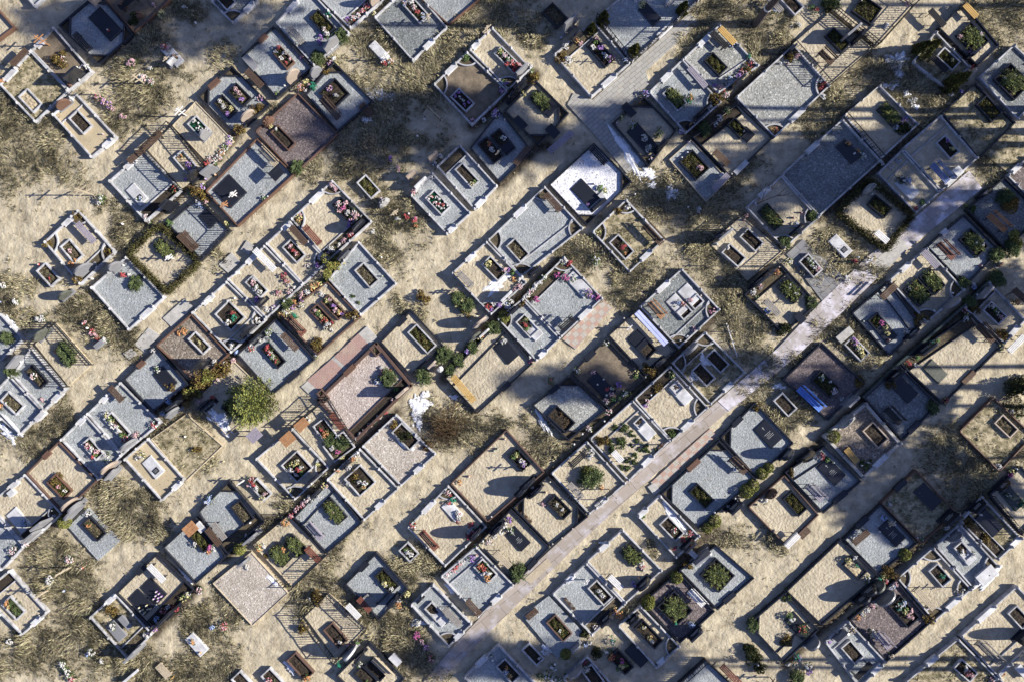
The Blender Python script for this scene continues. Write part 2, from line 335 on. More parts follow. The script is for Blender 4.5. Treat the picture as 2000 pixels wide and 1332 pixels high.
    for ch in p.get('a', ''):
        i = L4.index(ch); b = rel[i]; e1 = (rel[i - 1] - b).normalized(); e2 = (rel[(i + 1) % 4] - b).normalized(); r = .72
        arc = []
        for t in np.linspace(0, 1, 9):
            v = e1 * math.cos(t * math.pi / 2) + e2 * math.sin(t * math.pi / 2); arc.append(b + v * r)
        mb = MB(); mb.prism([(b.x + (e1 + e2).x * .06, b.y + (e1 + e2).y * .06)] + [(q.x, q.y) for q in arc], .0, zt + .03); ob('corner_bed', mb.mesh('corner_bed', ['dry_soil']), root)
        if km:
            mb = MB()
            inn = [b + (q - b) * 1.0 for q in arc]; out = [b + (q - b) * (1 + .07 / r) for q in arc]
            vs_ = [(q.x, q.y, 0) for q in inn] + [(q.x, q.y, 0) for q in out] + [(q.x, q.y, .23) for q in inn] + [(q.x, q.y, .23) for q in out]; n = 9; f = []
            for k in range(n - 1): f += [(k, k + 1, 2 * n + k + 1, 2 * n + k), (n + k + 1, n + k, 3 * n + k, 3 * n + k + 1), (2 * n + k, 2 * n + k + 1, 3 * n + k + 1, 3 * n + k)]
            mb.add(vs_, f); ob('curved_kerb', mb.mesh('kerb', [km]), root)
    if st in 'wWk':
        for i, q in enumerate(rel):
            v = -q.normalized() * .08; ob('post', cached(('post', st), lambda: post_mesh(st)), root, (q.x + v.x, q.y + v.y, 0), p['u'])
    for sd in p.get('f', []):
        i, j = SIDE[sd]; fence_side(root, c[i], c[j], .85)
def planter(p, x, y, fr, fill, L=44, Wd=24):
    L /= PXM; Wd /= PXM; z = .25; q = W(x, y, z); r = p['d']
    key = (fr, fill, round(L, 1), round(Wd, 1)); L, Wd = round(L, 1), round(Wd, 1)
    names = dict(s='soil-filled', m='mossy', b='bough-covered', g='grassy', a='green artificial', d='sand-filled')
    big = ' wide' if Wd > .9 else ''
    o = thing('grave_planter', 'planter', (q.x, q.y, 0), r + random.uniform(-.02, .02), group='rectangular grave planters', base=f"{CN[fr]} {names[fill]} planter", px=(x, y), where=p)
    fm = dict(w='pale_concrete', k='black_granite', n='brown_granite', b='brown_granite', r='red_granite', t='tan_granite')[fr]
    def frame():
        mb = MB(); t = .075
        mb.box((0, Wd / 2 - t / 2, z / 2), (L, t, z), bev=.01); mb.box((0, -Wd / 2 + t / 2, z / 2), (L, t, z), bev=.01)
        mb.box((L / 2 - t / 2, 0, z / 2), (t, Wd - 2 * t, z), bev=.01); mb.box((-L / 2 + t / 2, 0, z / 2), (t, Wd - 2 * t, z), bev=.01); return mb.mesh('frame', [fm])
    ob('frame', cached(('pf',) + key[:1] + key[2:], frame), o)
    def soil():
        mb = MB(); nx, ny = 12, 7; lx, ly = L - .14, Wd - .14
        g = random.Random(5); vs_ = [(-lx / 2 + lx * i / nx, -ly / 2 + ly * j / ny, .13 + .05 * math.sin(math.pi * i / nx) * math.sin(math.pi * j / ny) + g.uniform(-.02, .02)) for i in range(nx + 1) for j in range(ny + 1)]
        mb.add(vs_, [(i * (ny + 1) + j, (i + 1) * (ny + 1) + j, (i + 1) * (ny + 1) + j + 1, i * (ny + 1) + j + 1) for i in range(nx) for j in range(ny)])
        return mb.mesh('soil', [dict(g='dry_soil', d='clean_sand', s='soil').get(fill, 'soil')])
    ob('soil', cached(('ps', fill in 'gd' and fill) + key[2:], soil), o)
    v = random.randrange(3)
    if fill == 'm': ob('plants', cached(('pm', v) + key[2:], lambda: leaf_mesh('moss', 'moss_leaf', 1500, L / 2 - .05, Wd / 2 - .05, .16, .035, v + 3, 'mat', 'golden_leaf')), o, (0, 0, .14))
    if fill == 'g': ob('plants', cached(('pg', v) + key[2:], lambda: leaf_mesh('grass', 'olive_straw', 420, L / 2 - .08, Wd / 2 - .08, .1, .045, v + 7, 'mat', 'straw')), o, (0, 0, .12))
    if fill == 's' and random.random() < .6: ob('plants', cached(('pss', v) + key[2:], lambda: leaf_mesh('litter', 'dry_leaf', 110, L / 2 - .08, Wd / 2 - .08, .08, .035, v + 17, 'mat', 'golden_leaf')), o, (0, 0, .13))
    if fill == 'a': ob('plants', cached(('pa', v) + key[2:], lambda: leaf_mesh('artificial', 'artificial_leaf', 700, L / 2 - .07, Wd / 2 - .07, .1, .04, v, 'mat')), o, (0, 0, .15)); 
    if fill == 'a':
        mb = MB(); g = random.Random(v)
        for k in range(12): mb.blob((g.uniform(-.4, .4) * L, g.uniform(-.38, .38) * Wd, .24), .055, seg=6, rings=2, jit=.2)
        ob('flowers', mb.mesh('flowers', ['petal_w']), o)
    if fill == 'b': ob('plants', cached(('pb', v) + key[2:], lambda: bough_mesh('boughs', 'juniper_leaf', L / 2 + .06, Wd / 2 + .08, .2, v + 11, 60, 'yellow_leaf')), o, (0, 0, .15))
    p['foot'].append((q.x, q.y, r, L / 2, Wd / 2, .17, o))
def slab(p, x, y, col, L=46, Wd=24, flag=None):
    L /= PXM; Wd /= PXM; q = W(x, y, .2)
    base = f"{CN[col]} grave slab"
    if flag == 't': base = "white slab with dark tablet"
    if flag == 'i': base = "engraved black slab"
    o = thing('grave_slab', 'grave slab', (q.x, q.y, 0), p['d'], group='flat grave slabs', base=base, px=(x, y), where=p)
    mb = MB(); x0, x1, y1 = -L / 2, L / 2, Wd / 2; hl, hr = .15, .21
    b = .03
    vs_ = [(x0, -y1, 0), (x1, -y1, 0), (x1, y1, 0), (x0, y1, 0), (x0, -y1, hl - b), (x1, -y1, hr - b), (x1, y1, hr - b), (x0, y1, hl - b), (x0 + b, -y1 + b, hl), (x1 - b, -y1 + b, hr), (x1 - b, y1 - b, hr), (x0 + b, y1 - b, hl)]
    mb.add(vs_, [(3, 2, 1, 0), (0, 1, 5, 4), (1, 2, 6, 5), (2, 3, 7, 6), (3, 0, 4, 7), (4, 5, 9, 8), (5, 6, 10, 9), (6, 7, 11, 10), (7, 4, 8, 11), (8, 9, 10, 11)])
    ob('slab', mb.mesh('slab', [COL[col]]), o)
    def zat(xx): return hl + (hr - hl) * (xx - x0) / L
    if flag == 't':
        mb = MB(); mb.box((L * .22, 0, zat(L * .22) + .004), (Wd * .42, Wd * .5, .03), bev=.005); ob('tablet', mb.mesh('tablet', ['black_granite']), o)
        mb = MB()
        for k in range(3): mb.box((L * .22 - .07 + .06 * k, 0, zat(L * .22) + .0225), (.014, Wd * (.34 - .06 * (k % 2)), .004))
        ob('inscription', mb.mesh('inscription', ['engraving']), o)
    if flag == 'i':
        mb = MB(); g = random.Random(int(x))
        for k in range(4): xx = -.05 + .085 * k; mb.box((xx, g.uniform(-.03, .03), zat(xx) + .004), (.018, Wd * g.uniform(.25, .55), .006))
        cx_ = -L * .28; mb.box((cx_, 0, zat(cx_) + .004), (.2, .018, .006)); mb.box((cx_ - .03, 0, zat(cx_ - .03) + .006), (.018, .11, .006))
        ob('inscription', mb.mesh('inscription', ['engraving']), o)
    p['foot'].append((q.x, q.y, p['d'], L / 2, Wd / 2, .19, None))
def headstone(p, x, y, col, shape='rect', w_=.8, h=1.0):
    q = W(x, y, h * .5); base = dict(rect='rectangular', round='rounded', wave='wavy-topped', boulder='rough boulder')[shape]
    o = thing('headstone', 'headstone', (q.x, q.y, 0), p['u'] + random.uniform(-.05, .05), group='upright headstones', base=f"{CN[col]} {base} headstone", px=(x, y), where=p)
    t = .1 if h > .7 else .08; z0 = .06
    if shape == 'boulder':
        mb = MB(); g = random.Random(int(x + y)); seg, rg = 12, 6; vs_ = []; f = []
        for i in range(rg + 1):
            a = math.pi * .5 * i / rg
            for k in range(seg):
                b = 2 * math.pi * k / seg; j = 1 + g.uniform(-.12, .12)
                vs_.append((math.cos(b) * w_ / 2 * math.cos(a) ** .6 * j, math.sin(b) * .17 * math.cos(a) ** .6 * j, math.sin(a) * h * j))
        for i in range(rg):
            for k in range(seg): f.append((i * seg + k, i * seg + (k + 1) % seg, (i + 1) * seg + (k + 1) % seg, (i + 1) * seg + k))
        mb.add(vs_, f); ob('stone', mb.mesh('stone', ['rough_grey_stone' if col == 'g' else COL[col]]), o); return
    pts = []
    if shape == 'rect': pts = [(-w_ / 2, 0), (w_ / 2, 0), (w_ / 2, h - .06), (w_ / 2 - .12, h), (-w_ / 2 + .02, h - .03)]
    elif shape == 'round': pts = [(-w_ / 2 * .92, 0), (w_ / 2 * .92, 0)] + [(w_ / 2 * math.cos(a), h * .45 + h * .55 * math.sin(a)) for a in np.linspace(0, math.pi, 14)]
    else: pts = [(-w_ / 2, 0), (w_ / 2, 0)] + [(w_ / 2 - w_ * t_, h * (.8 + .2 * math.sin(t_ * 3.1) ** 2 - .14 * t_)) for t_ in np.linspace(0, 1, 10)]
    mb = MB(); n = len(pts); e = .014
    fr = [(a, -t / 2, z0 + b) for a, b in pts]; bk = [(a, t / 2, z0 + b) for a, b in pts]
    cxm, czm = 0, h / 2
    sh = lambda a, b: (a - e * (1 if a > 0 else -1), b - (e if b > h * .4 else 0))
    fr2 = [(sh(a, b)[0], -t / 2 - e, z0 + sh(a, b)[1]) for a, b in pts]; bk2 = [(sh(a, b)[0], t / 2 + e, z0 + sh(a, b)[1]) for a, b in pts]
    vs_ = fr2 + fr + bk + bk2; f = [tuple(range(n)), tuple(range(3 * n, 4 * n))[::-1]]
    for r_ in range(3):
        for k in range(n): f.append((r_ * n + (k + 1) % n, r_ * n + k, (r_ + 1) * n + k, (r_ + 1) * n + (k + 1) % n))
    mb.add(vs_, f); ob('stone', mb.mesh('stone', [COL[col]]), o)
    mb = MB(); mb.box((0, 0, .05), (w_ + .16, t + .16, .14), bev=.015); ob('plinth', mb.mesh('plinth', ['black_granite' if col == 'k' else 'grey_granite']), o)
    mb = MB(); g = random.Random(int(x)); sg = 1
    for k in range(3): mb.box((g.uniform(-.03, .03), sg * (t / 2 + e + .002), z0 + h * (.62 - .1 * k)), (w_ * g.uniform(.35, .6), .006, .03))
    ob('inscription', mb.mesh('inscription', ['engraving' if col != 'w' and col != 't' else 'dark_stone']), o)
def bench(p, x, y, col, dr='d', L=42, back=None):
    L = float(L) / PXM; q = W(x, y, .45); r = p[dr] + random.uniform(-.04, .04)
    nm = CN[col] if col != 'b' else 'red-brown'
    if col == 'n': nm = 'dark brown'
    if col == 't': nm = 'weathered pale'
    if col == 'd': nm = 'dark'
    o = thing('bench', 'bench', (q.x, q.y, 0), r, group='benches beside graves', base=f"{nm} bench" + (' with backrest' if back else ''), px=(x, y), where=p)
    m = WOOD[col]; wd = .36; n = 4
    if col == 'X2': wd, n = .36, 2
    def seat():
        mb = MB()
        for k in range(n): mb.box((0, -wd / 2 + wd * (k + .5) / n, .45), (L, wd / n - .018, .035), bev=.006)
        return mb.mesh('seat', [m])
    ob('seat', cached(('bs', m, round(L, 2), n), seat), o)
    if back:
        def bk():
            mb = MB()
            for k in range(2): mb.box((0, wd / 2 + .07 + .02 * k, .62 + .14 * k), (L, .025, .1), bev=.006)
            return mb.mesh('backrest', [m])
        ob('backrest', cached(('bb', m, round(L, 2)), bk), o)
    for sx in (-1, 1):
        def frm():
            mb = MB()
            mb.box((0, 0, .41), (.035, wd, .03)); mb.box((0, 0, .12), (.03, wd, .025))
            for sy in (-1, 1): mb.tube([(0, sy * wd * .5, 0), (0, sy * wd * .36, .42)], .017, 6)
            if back: mb.tube([(0, wd * .45, .42), (0, wd / 2 + .1, .84)], .015, 6)
            return mb.mesh('leg', ['black_iron'])
        ob('leg', cached(('bl', bool(back), wd), frm), o, (sx * L * .38, 0, 0))
def cross(p, x, y, col, h=1.2):
    q = W(x, y, .0); nm = dict(w='white wooden', k='dark iron', t='pale wooden', o='orange wooden', b='brown wooden', y='yellow wooden')[col]
    flat = h < .1
    o = thing('grave_cross', 'cross', (q.x, q.y, 0.03 if flat else 0), p['u'], group='three-barred grave crosses', base=('fallen tall white cross' if flat else ('low ' if h < .8 else '') + nm + ' cross'), px=(x, y), where=p)
    if flat: h = 1.9; o.rotation_euler = (0, R(-90), R(108 - 180)); o.location = (*W(1439, 696, 0).xy, .06)
    m = dict(w='white_paint', k='black_iron', t='pale_wood', o='orange_wood', b='dark_wood', y='yellow_wood')[col]; t = .035 if col == 'k' else .05
    mb = MB(); mb.box((0, 0, h / 2), (t, t, h)); ob('post', mb.mesh('post', [m]), o)
    mb = MB(); mb.box((0, 0, h * .74), (h * .4 + .1, t * .8, t)); ob('crossbar', mb.mesh('crossbar', [m]), o)
    mb = MB(); mb.box((0, 0, h * .9), (h * .2, t * .8, t * .9)); ob('top_bar', mb.mesh('top_bar', [m]), o)
    mb = MB(); s_ = h * .16; mb.add([(-s_, -t * .4, h * .50), (s_, -t * .4, h * .40), (s_, t * .4, h * .40), (-s_, t * .4, h * .50), (-s_, -t * .4, h * .50 + t), (s_, -t * .4, h * .40 + t), (s_, t * .4, h * .40 + t), (-s_, t * .4, h * .50 + t)], [(3, 2, 1, 0), (0, 1, 5, 4), (1, 2, 6, 5), (2, 3, 7, 6), (3, 0, 4, 7), (4, 5, 6, 7)]); ob('slanted_bar', mb.mesh('slanted_bar', [m]), o)
def bouquet_mesh(cols, sz, v):
    g = random.Random(v * 31 + len(cols)); mb = MB(); n = max(7, int(9 + 260 * sz * sz)); sz = sz * .84; random.seed(v)
    for k in range(n):
        a = g.uniform(0, 6.283); r = sz * g.uniform(0, 1) ** .5 * .85; mb.mi = g.randrange(len(cols))
        zz = .1 + (1 - (r / sz) ** 2) * sz * .8 + g.uniform(-.03, .03); br = g.uniform(.024, .046) * (1 if sz > .17 else .85)
        mb.blob((r * math.cos(a), r * math.sin(a) * .85, zz - br * .3), br, 1, 1, .75, seg=6, rings=2, jit=.22)
    return mb.mesh('blossoms', ['petal_' + c for c in cols])
def flowers(p, x, y, cols, sz=.2):
    q = W(x, y, .15); z = .05; par = None
    for (fx, fy, fr, fl, fw, fz, fo) in p['foot']:
        dx, dy = q.x - fx, q.y - fy; a, b = dx * math.cos(fr) + dy * math.sin(fr), -dx * math.sin(fr) + dy * math.cos(fr)
        if abs(a) < fl + .03 and abs(b) < fw + .03: z = fz; par = fo
    v = random.randrange(3); cn = ' and '.join(FL[c][0] for c in cols[:2])
    petals = ''.join(c for c in cols); szr = round(sz, 2)
    bm = lambda: bouquet_mesh(petals, szr, v); lm = lambda: leaf_mesh('leaves', 'artificial_leaf' if 'a' in cols else 'green_leaf', int(30 + 1100 * szr * szr), szr, szr * .85, max(.1, szr * .9), .045, v + 1, 'ball', 'juniper_leaf')
    if par is not None:
        a = q.xy - Vector(par.location[:2]); r = par.rotation_euler[2]; lx, ly = a.x * math.cos(r) + a.y * math.sin(r), -a.x * math.sin(r) + a.y * math.cos(r)
        f = ob('flowers', cached(('fb', petals, szr, v), bm), par, (lx, ly, z - .05), random.uniform(0, 6), label=f"{cn} flowers planted in the planter")
        ob('leaves', cached(('fl', 'a' in cols, szr, v), lm), f, (0, 0, 0)); return
    if sz < .165 and len(cols) == 1 or sz < .1:
        o = thing('grave_candle', 'grave candle', (q.x, q.y, z), 0, group='small grave candles', base=f"small {FL[cols[0]][0]} grave candle", px=(x, y), where=p)
        def glass():
            mb = MB(); s_ = min(1, sz / .14); mb.tube([(0, 0, 0), (0, 0, .02), (0, 0, .1), (0, 0, .17)], [.04 * s_, .055 * s_, .062 * s_, .045 * s_], 10); return mb.mesh('glass', ['petal_' + cols[0]])
        ob('glass', cached(('cg', cols[0], szr), glass), o)
        def lid(): mb = MB(); mb.blob((0, 0, .17), .048, seg=8, rings=2); return mb.mesh('lid', ['pale_metal' if cols[0] not in 'kw' else 'white_paint'])
        ob('lid', cached(('cl', cols[0] in 'kw'), lid), o); return
    BQ.append((sz, x, y, q, z, petals, szr, v, cn, p, bm, lm))
BQ = []
def shrub(p, x, y, ty, r=.4):
    zc = dict(t=.6, g=.35, y=.4, o=.35, d=.3, r=.2)[ty] * min(1, r / .4); q = W(x, y, zc)
    nm = dict(g='green juniper bush', y='yellow-green bush', o='golden brown bush', t='conical thuja', d='dark evergreen bush', r='rust-brown dry plant')[ty]
    if r < .22: nm = 'small green weed tuft'
    v = random.randrange(3)
    o = thing('weed_tuft' if r < .22 else ('thuja' if ty == 't' else 'bush'), 'weed' if r < .22 else 'bush', (q.x, q.y, .02), random.uniform(0, 6.28), group='small shrubs and plants', base=nm, px=(x, y), where=p)
    r = round(r, 2)
    if ty == 't': fn = lambda: leaf_mesh('foliage', 'thuja_leaf', 2600, r * .62, r * .62, r * 2.6, .06, v, 'cone', 'yellow_leaf')
    elif ty == 'g' and r > .3: fn = lambda: bough_mesh('foliage', 'juniper_leaf', r, r * .85, r * .7, v, int(70 * r / .4), 'green_leaf')
    elif ty == 'y' and r < .45: fn = lambda: leaf_mesh('foliage', 'yellow_leaf', 1500, r, r, r * 1.3, .04, v, 'tight', 'thuja_leaf')
    else:
        m, m2 = dict(g=('green_leaf', 'juniper_leaf'), y=('yellow_leaf', 'golden_leaf'), o=('golden_leaf', 'dry_leaf'), d=('dark_leaf', 'thuja_leaf'), r=('rust_leaf', 'dry_leaf'))[ty]
        fn = lambda: leaf_mesh('foliage', m, int(250 + 6500 * r * r), r, r * .9, r * 1.1, .045, v, 'ball', m2)
    ob('foliage', cached(('sh', ty, r, v), fn), o)
    def stem(): mb = MB(); mb.tube([(0, 0, -.05), (0, 0, r * .6)], [.03, .015], 5); return mb.mesh('stem', ['bark'])
    if r >= .3: ob('stem', cached(('st', r), stem), o)
def stone_block(p, x, y, col, L=26, Wd=14, dr='d'):
    q = W(x, y, .25); L /= PXM; Wd /= PXM; m = dict(k='black_granite', g='grey_granite', b='dark_wood', t='warm_concrete', w='white_marble', y='pale_wood')[col]
    nm = dict(k='black stone block seat', g='grey stone block', b='brown board', t='pale stone sill', w='white square slab', y='weathered wooden pallet')[col]
    o = thing('wooden_pallet' if col == 'y' else 'stone_block', 'pallet' if col == 'y' else 'block', (q.x, q.y, 0), p[dr], group='loose blocks and boards', base=nm, px=(x, y), where=p)
    mb = MB()
    if col == 'y' or col == 'b':
        n = 5
        for k in range(n): mb.box((0, -Wd / 2 + Wd * (k + .5) / n, .17), (L, Wd / n - .015, .025))
        ob('boards', mb.mesh('boards', [m]), o); mb = MB()
        for s_ in (-1, 0, 1): mb.box((s_ * L * .4, 0, .08), (.07, Wd, .15))
        ob('bearers', mb.mesh('bearers', [m]), o)
    else:
        mb.box((0, 0, .31), (L, Wd, .07), bev=.012); ob('top', mb.mesh('top', [m]), o); mb = MB(); mb.box((0, 0, .13), (L * .86, Wd * .8, .285)); ob('base', mb.mesh('base', [m]), o)
def table(p, x, y, col):
    q = W(x, y, .7); o = thing('small_table', 'table', (q.x, q.y, 0), p['u'], group='small tables', base={'k': 'black', 'b': 'brown', 'g': 'grey'}[col] + ' small table', px=(x, y), where=p)
    m = dict(k='black_granite', b='orange_wood', g='mauve_wood')[col]
    mb = MB()
    for k in range(3): mb.box((0, -.2 + .2 * k, .7), (.72, .19, .035), bev=.006)
    ob('table_top', mb.mesh('table_top', [m]), o)
    for sx in (-1, 1):
        mb = MB(); mb.tube([(sx * .2, 0, 0), (sx * .2, 0, .68)], .03, 6); ob('leg', mb.mesh('leg', ['black_iron']), o)
# bare tree made of forking twigs
def twig_tree(o, h, m, seed, spread=1.0, depth=4, r0=.03, lean=(0, 0)):
    g = random.Random(seed); mt = MB(); mb = MB()
    def grow(a, d, L, r, k, into):
        pts = [a]; cur = a.copy(); dd = d.copy()
        for i in range(3):
            dd = (dd + Vector((g.uniform(-.2, .2), g.uniform(-.2, .2), g.uniform(-.08, .15)))).normalized(); cur = cur + dd * L / 3; pts.append(cur.copy())
        into.tube(pts, [r, r * .85, r * .7, r * .5], 4, False)
        if k <= 0: return
        for j in range(g.choice((2, 3, 3))):
            ax = Vector((g.uniform(-1, 1), g.uniform(-1, 1), g.uniform(-.1, .7))).normalized(); grow(pts[g.choice((2, 3))], (dd + ax * .9 * spread).normalized(), L * g.uniform(.55, .8), r * .6, k - 1, mb)
    for s_ in range(3 if depth > 4 else 1):
        grow(Vector((0, 0, 0)), Vector((lean[0] + g.uniform(-.2, .2), lean[1] + g.uniform(-.2, .2), 1)).normalized(), h * .4, r0, depth, mt)
    ob('trunk', mt.mesh('trunk', [m]), o); ob('branches', mb.mesh('branches', [m]), o)
def conifer(p, x, y, r):
    q = W(x, y, .9); o = thing('young_pine', 'tree', (q.x, q.y, 0), 0, base='bushy yellow-green conifer tree', px=(x, y), where=p)
    mb = MB(); mb.tube([(0, 0, -.1), (0, 0, 1.2), (.05, 0, 2.5)], [.09, .06, .015], 8); 
    g = random.Random(3); P_ = []; A_ = []; B_ = []
    for i in range(130):
        z = .15 + 2.2 * (i / 130) ** .9; a = i * 2.4; L = r * (1 - z / 2.75) ** .8 * g.uniform(.75, 1.08); st = Vector((0, 0, z)); d = Vector((math.cos(a), math.sin(a), .28)); 
        mb.tube([st, st + d * L * .9], [.015, .005], 4, False)
        nseg = int(L / .055)
        for k in range(nseg):
            t = (k + .5) / nseg; c = st + d * L * t; wv = .30 * (1 - t) ** .5 * L + .03
            for s_ in (-1, 1):
                side = Vector((-math.sin(a), math.cos(a), 0)) * s_
                for m_ in range(3):
                    pos = c + side * wv * (m_ + .3) / 3 + Vector((g.uniform(-.03, .03), g.uniform(-.03, .03), g.uniform(-.02, .07)))
                    dd = (d * .8 + side * .7 + Vector((g.uniform(-.4, .4), g.uniform(-.4, .4), g.uniform(0, .6)))).normalized()
                    P_.append(pos); A_.append(dd * .085); bb = dd.cross(Vector((g.uniform(-1, 1), g.uniform(-1, 1), g.uniform(-1, 1)))).normalized(); B_.append(bb * .022)
    n = len(P_); rg = np.random.default_rng(1)
    ob('trunk', mb.mesh('trunk', ['bark']), o); ob('crown', quads('crown', np.array(P_), np.array(A_), np.array(B_), ['yellow_leaf', 'juniper_leaf'], (rg.uniform(size=n) < .35).astype(int)), o)
def thorn_bush(p, x, y, r):
    q = W(x, y, .5); o = thing('dry_bush', 'bush', (q.x, q.y, 0), 0, base='large bare rust-brown bush of fine twigs', px=(x, y), where=p)
    g = random.Random(9); mb = MB(); mb2 = MB()
    for i in range(120):
        a = g.uniform(0, 6.283); L = r * g.uniform(.35, .8) * (1 + .25 * math.sin(a * 3 + 1)); e = g.uniform(.15, 1.2); b = Vector((g.gauss(0, .32), g.gauss(0, .32), 0))
        d = Vector((math.cos(a) * math.cos(e), math.sin(a) * math.cos(e), math.sin(e))); c1 = b + d * L * .6 + Vector((g.gauss(0, .06), g.gauss(0, .06), .05))
        mb2.tube([b, c1], [.012, .007], 3, False)
        for j in range(7):
            s0 = b.lerp(c1, g.uniform(.45, 1)); dd = (d + Vector((g.gauss(0, .55), g.gauss(0, .55), g.gauss(-.05, .35)))).normalized(); l2 = r * g.uniform(.2, .5)
            mb.tube([s0, s0 + dd * l2 * .6, s0 + dd * l2 + Vector((0, 0, -.04))], [.0065, .005, .003], 3, False)
    ob('twigs', mb.mesh('twigs', ['rust_leaf']), o); ob('stems', mb2.mesh('stems', ['dry_leaf']), o)
def pine(x, y, h, hb, r, seed, base):
    q = W(x, y, 0); o = thing('tall_pine', 'tree', (q.x, q.y, 0), 0, group='tall pines around the cemetery', base=base, px=(x, y), where=None)
    g = random.Random(seed); mb = MB(); n = 10
    pts = [Vector((math.sin(i * .7 + seed) * .12 * (i > 1), math.cos(i * .5 + seed) * .12 * (i > 1), -.2 + (h + .2) * i / n)) for i in range(n + 1)]; pts[0] = Vector((0, 0, -.3))
    mb.tube(pts, [.25 if i == 0 else .2 - .17 * i / n for i in range(n + 1)], 12); ob('trunk', mb.mesh('trunk', ['bark']), o)
    if seed == 1: mb = MB(); mb.tube([(pts[1].x * .2, 0, 1.95), (pts[1].x, 0, 2.1)], .2, 14, True); ob('painted_band', mb.mesh('band', ['white_paint']), o)
    mb = MB(); P_ = []; A_ = []; B_ = []
    nb = int(30 + (h - hb) * 7)
    for i in range(nb):
        t = i / nb; z = hb + (h - hb) * t; a = i * 2.4 + seed; L = r * (1 - (2 * t - .8) ** 2 * .5) * g.uniform(.5, 1.15); c0 = Vector((0, 0, z)); d = Vector((math.cos(a), math.sin(a), g.uniform(0, .35)))
        mb.tube([c0, c0 + d * L * .6, c0 + d * L], [.05, .03, .01], 4, False)
        for k in range(int(3 + L * 5)):
            c = c0 + d * L * g.uniform(.35, 1.05) + Vector((g.gauss(0, .25), g.gauss(0, .25), g.gauss(0, .2)))
            for _ in range(6):
                P_.append(c + Vector((g.gauss(0, .1), g.gauss(0, .1), g.gauss(0, .08)))); dd = Vector((g.gauss(0, 1), g.gauss(0, 1), g.gauss(.4, 1))).normalized(); A_.append(dd * .2); B_.append(dd.cross(Vector((g.gauss(0, 1), g.gauss(0, 1), g.gauss(0, 1)))).normalized() * .07)
    ob('limbs', mb.mesh('limbs', ['bark']), o); ob('crown', quads('crown', np.array(P_), np.array(A_), np.array(B_), ['needle']), o)
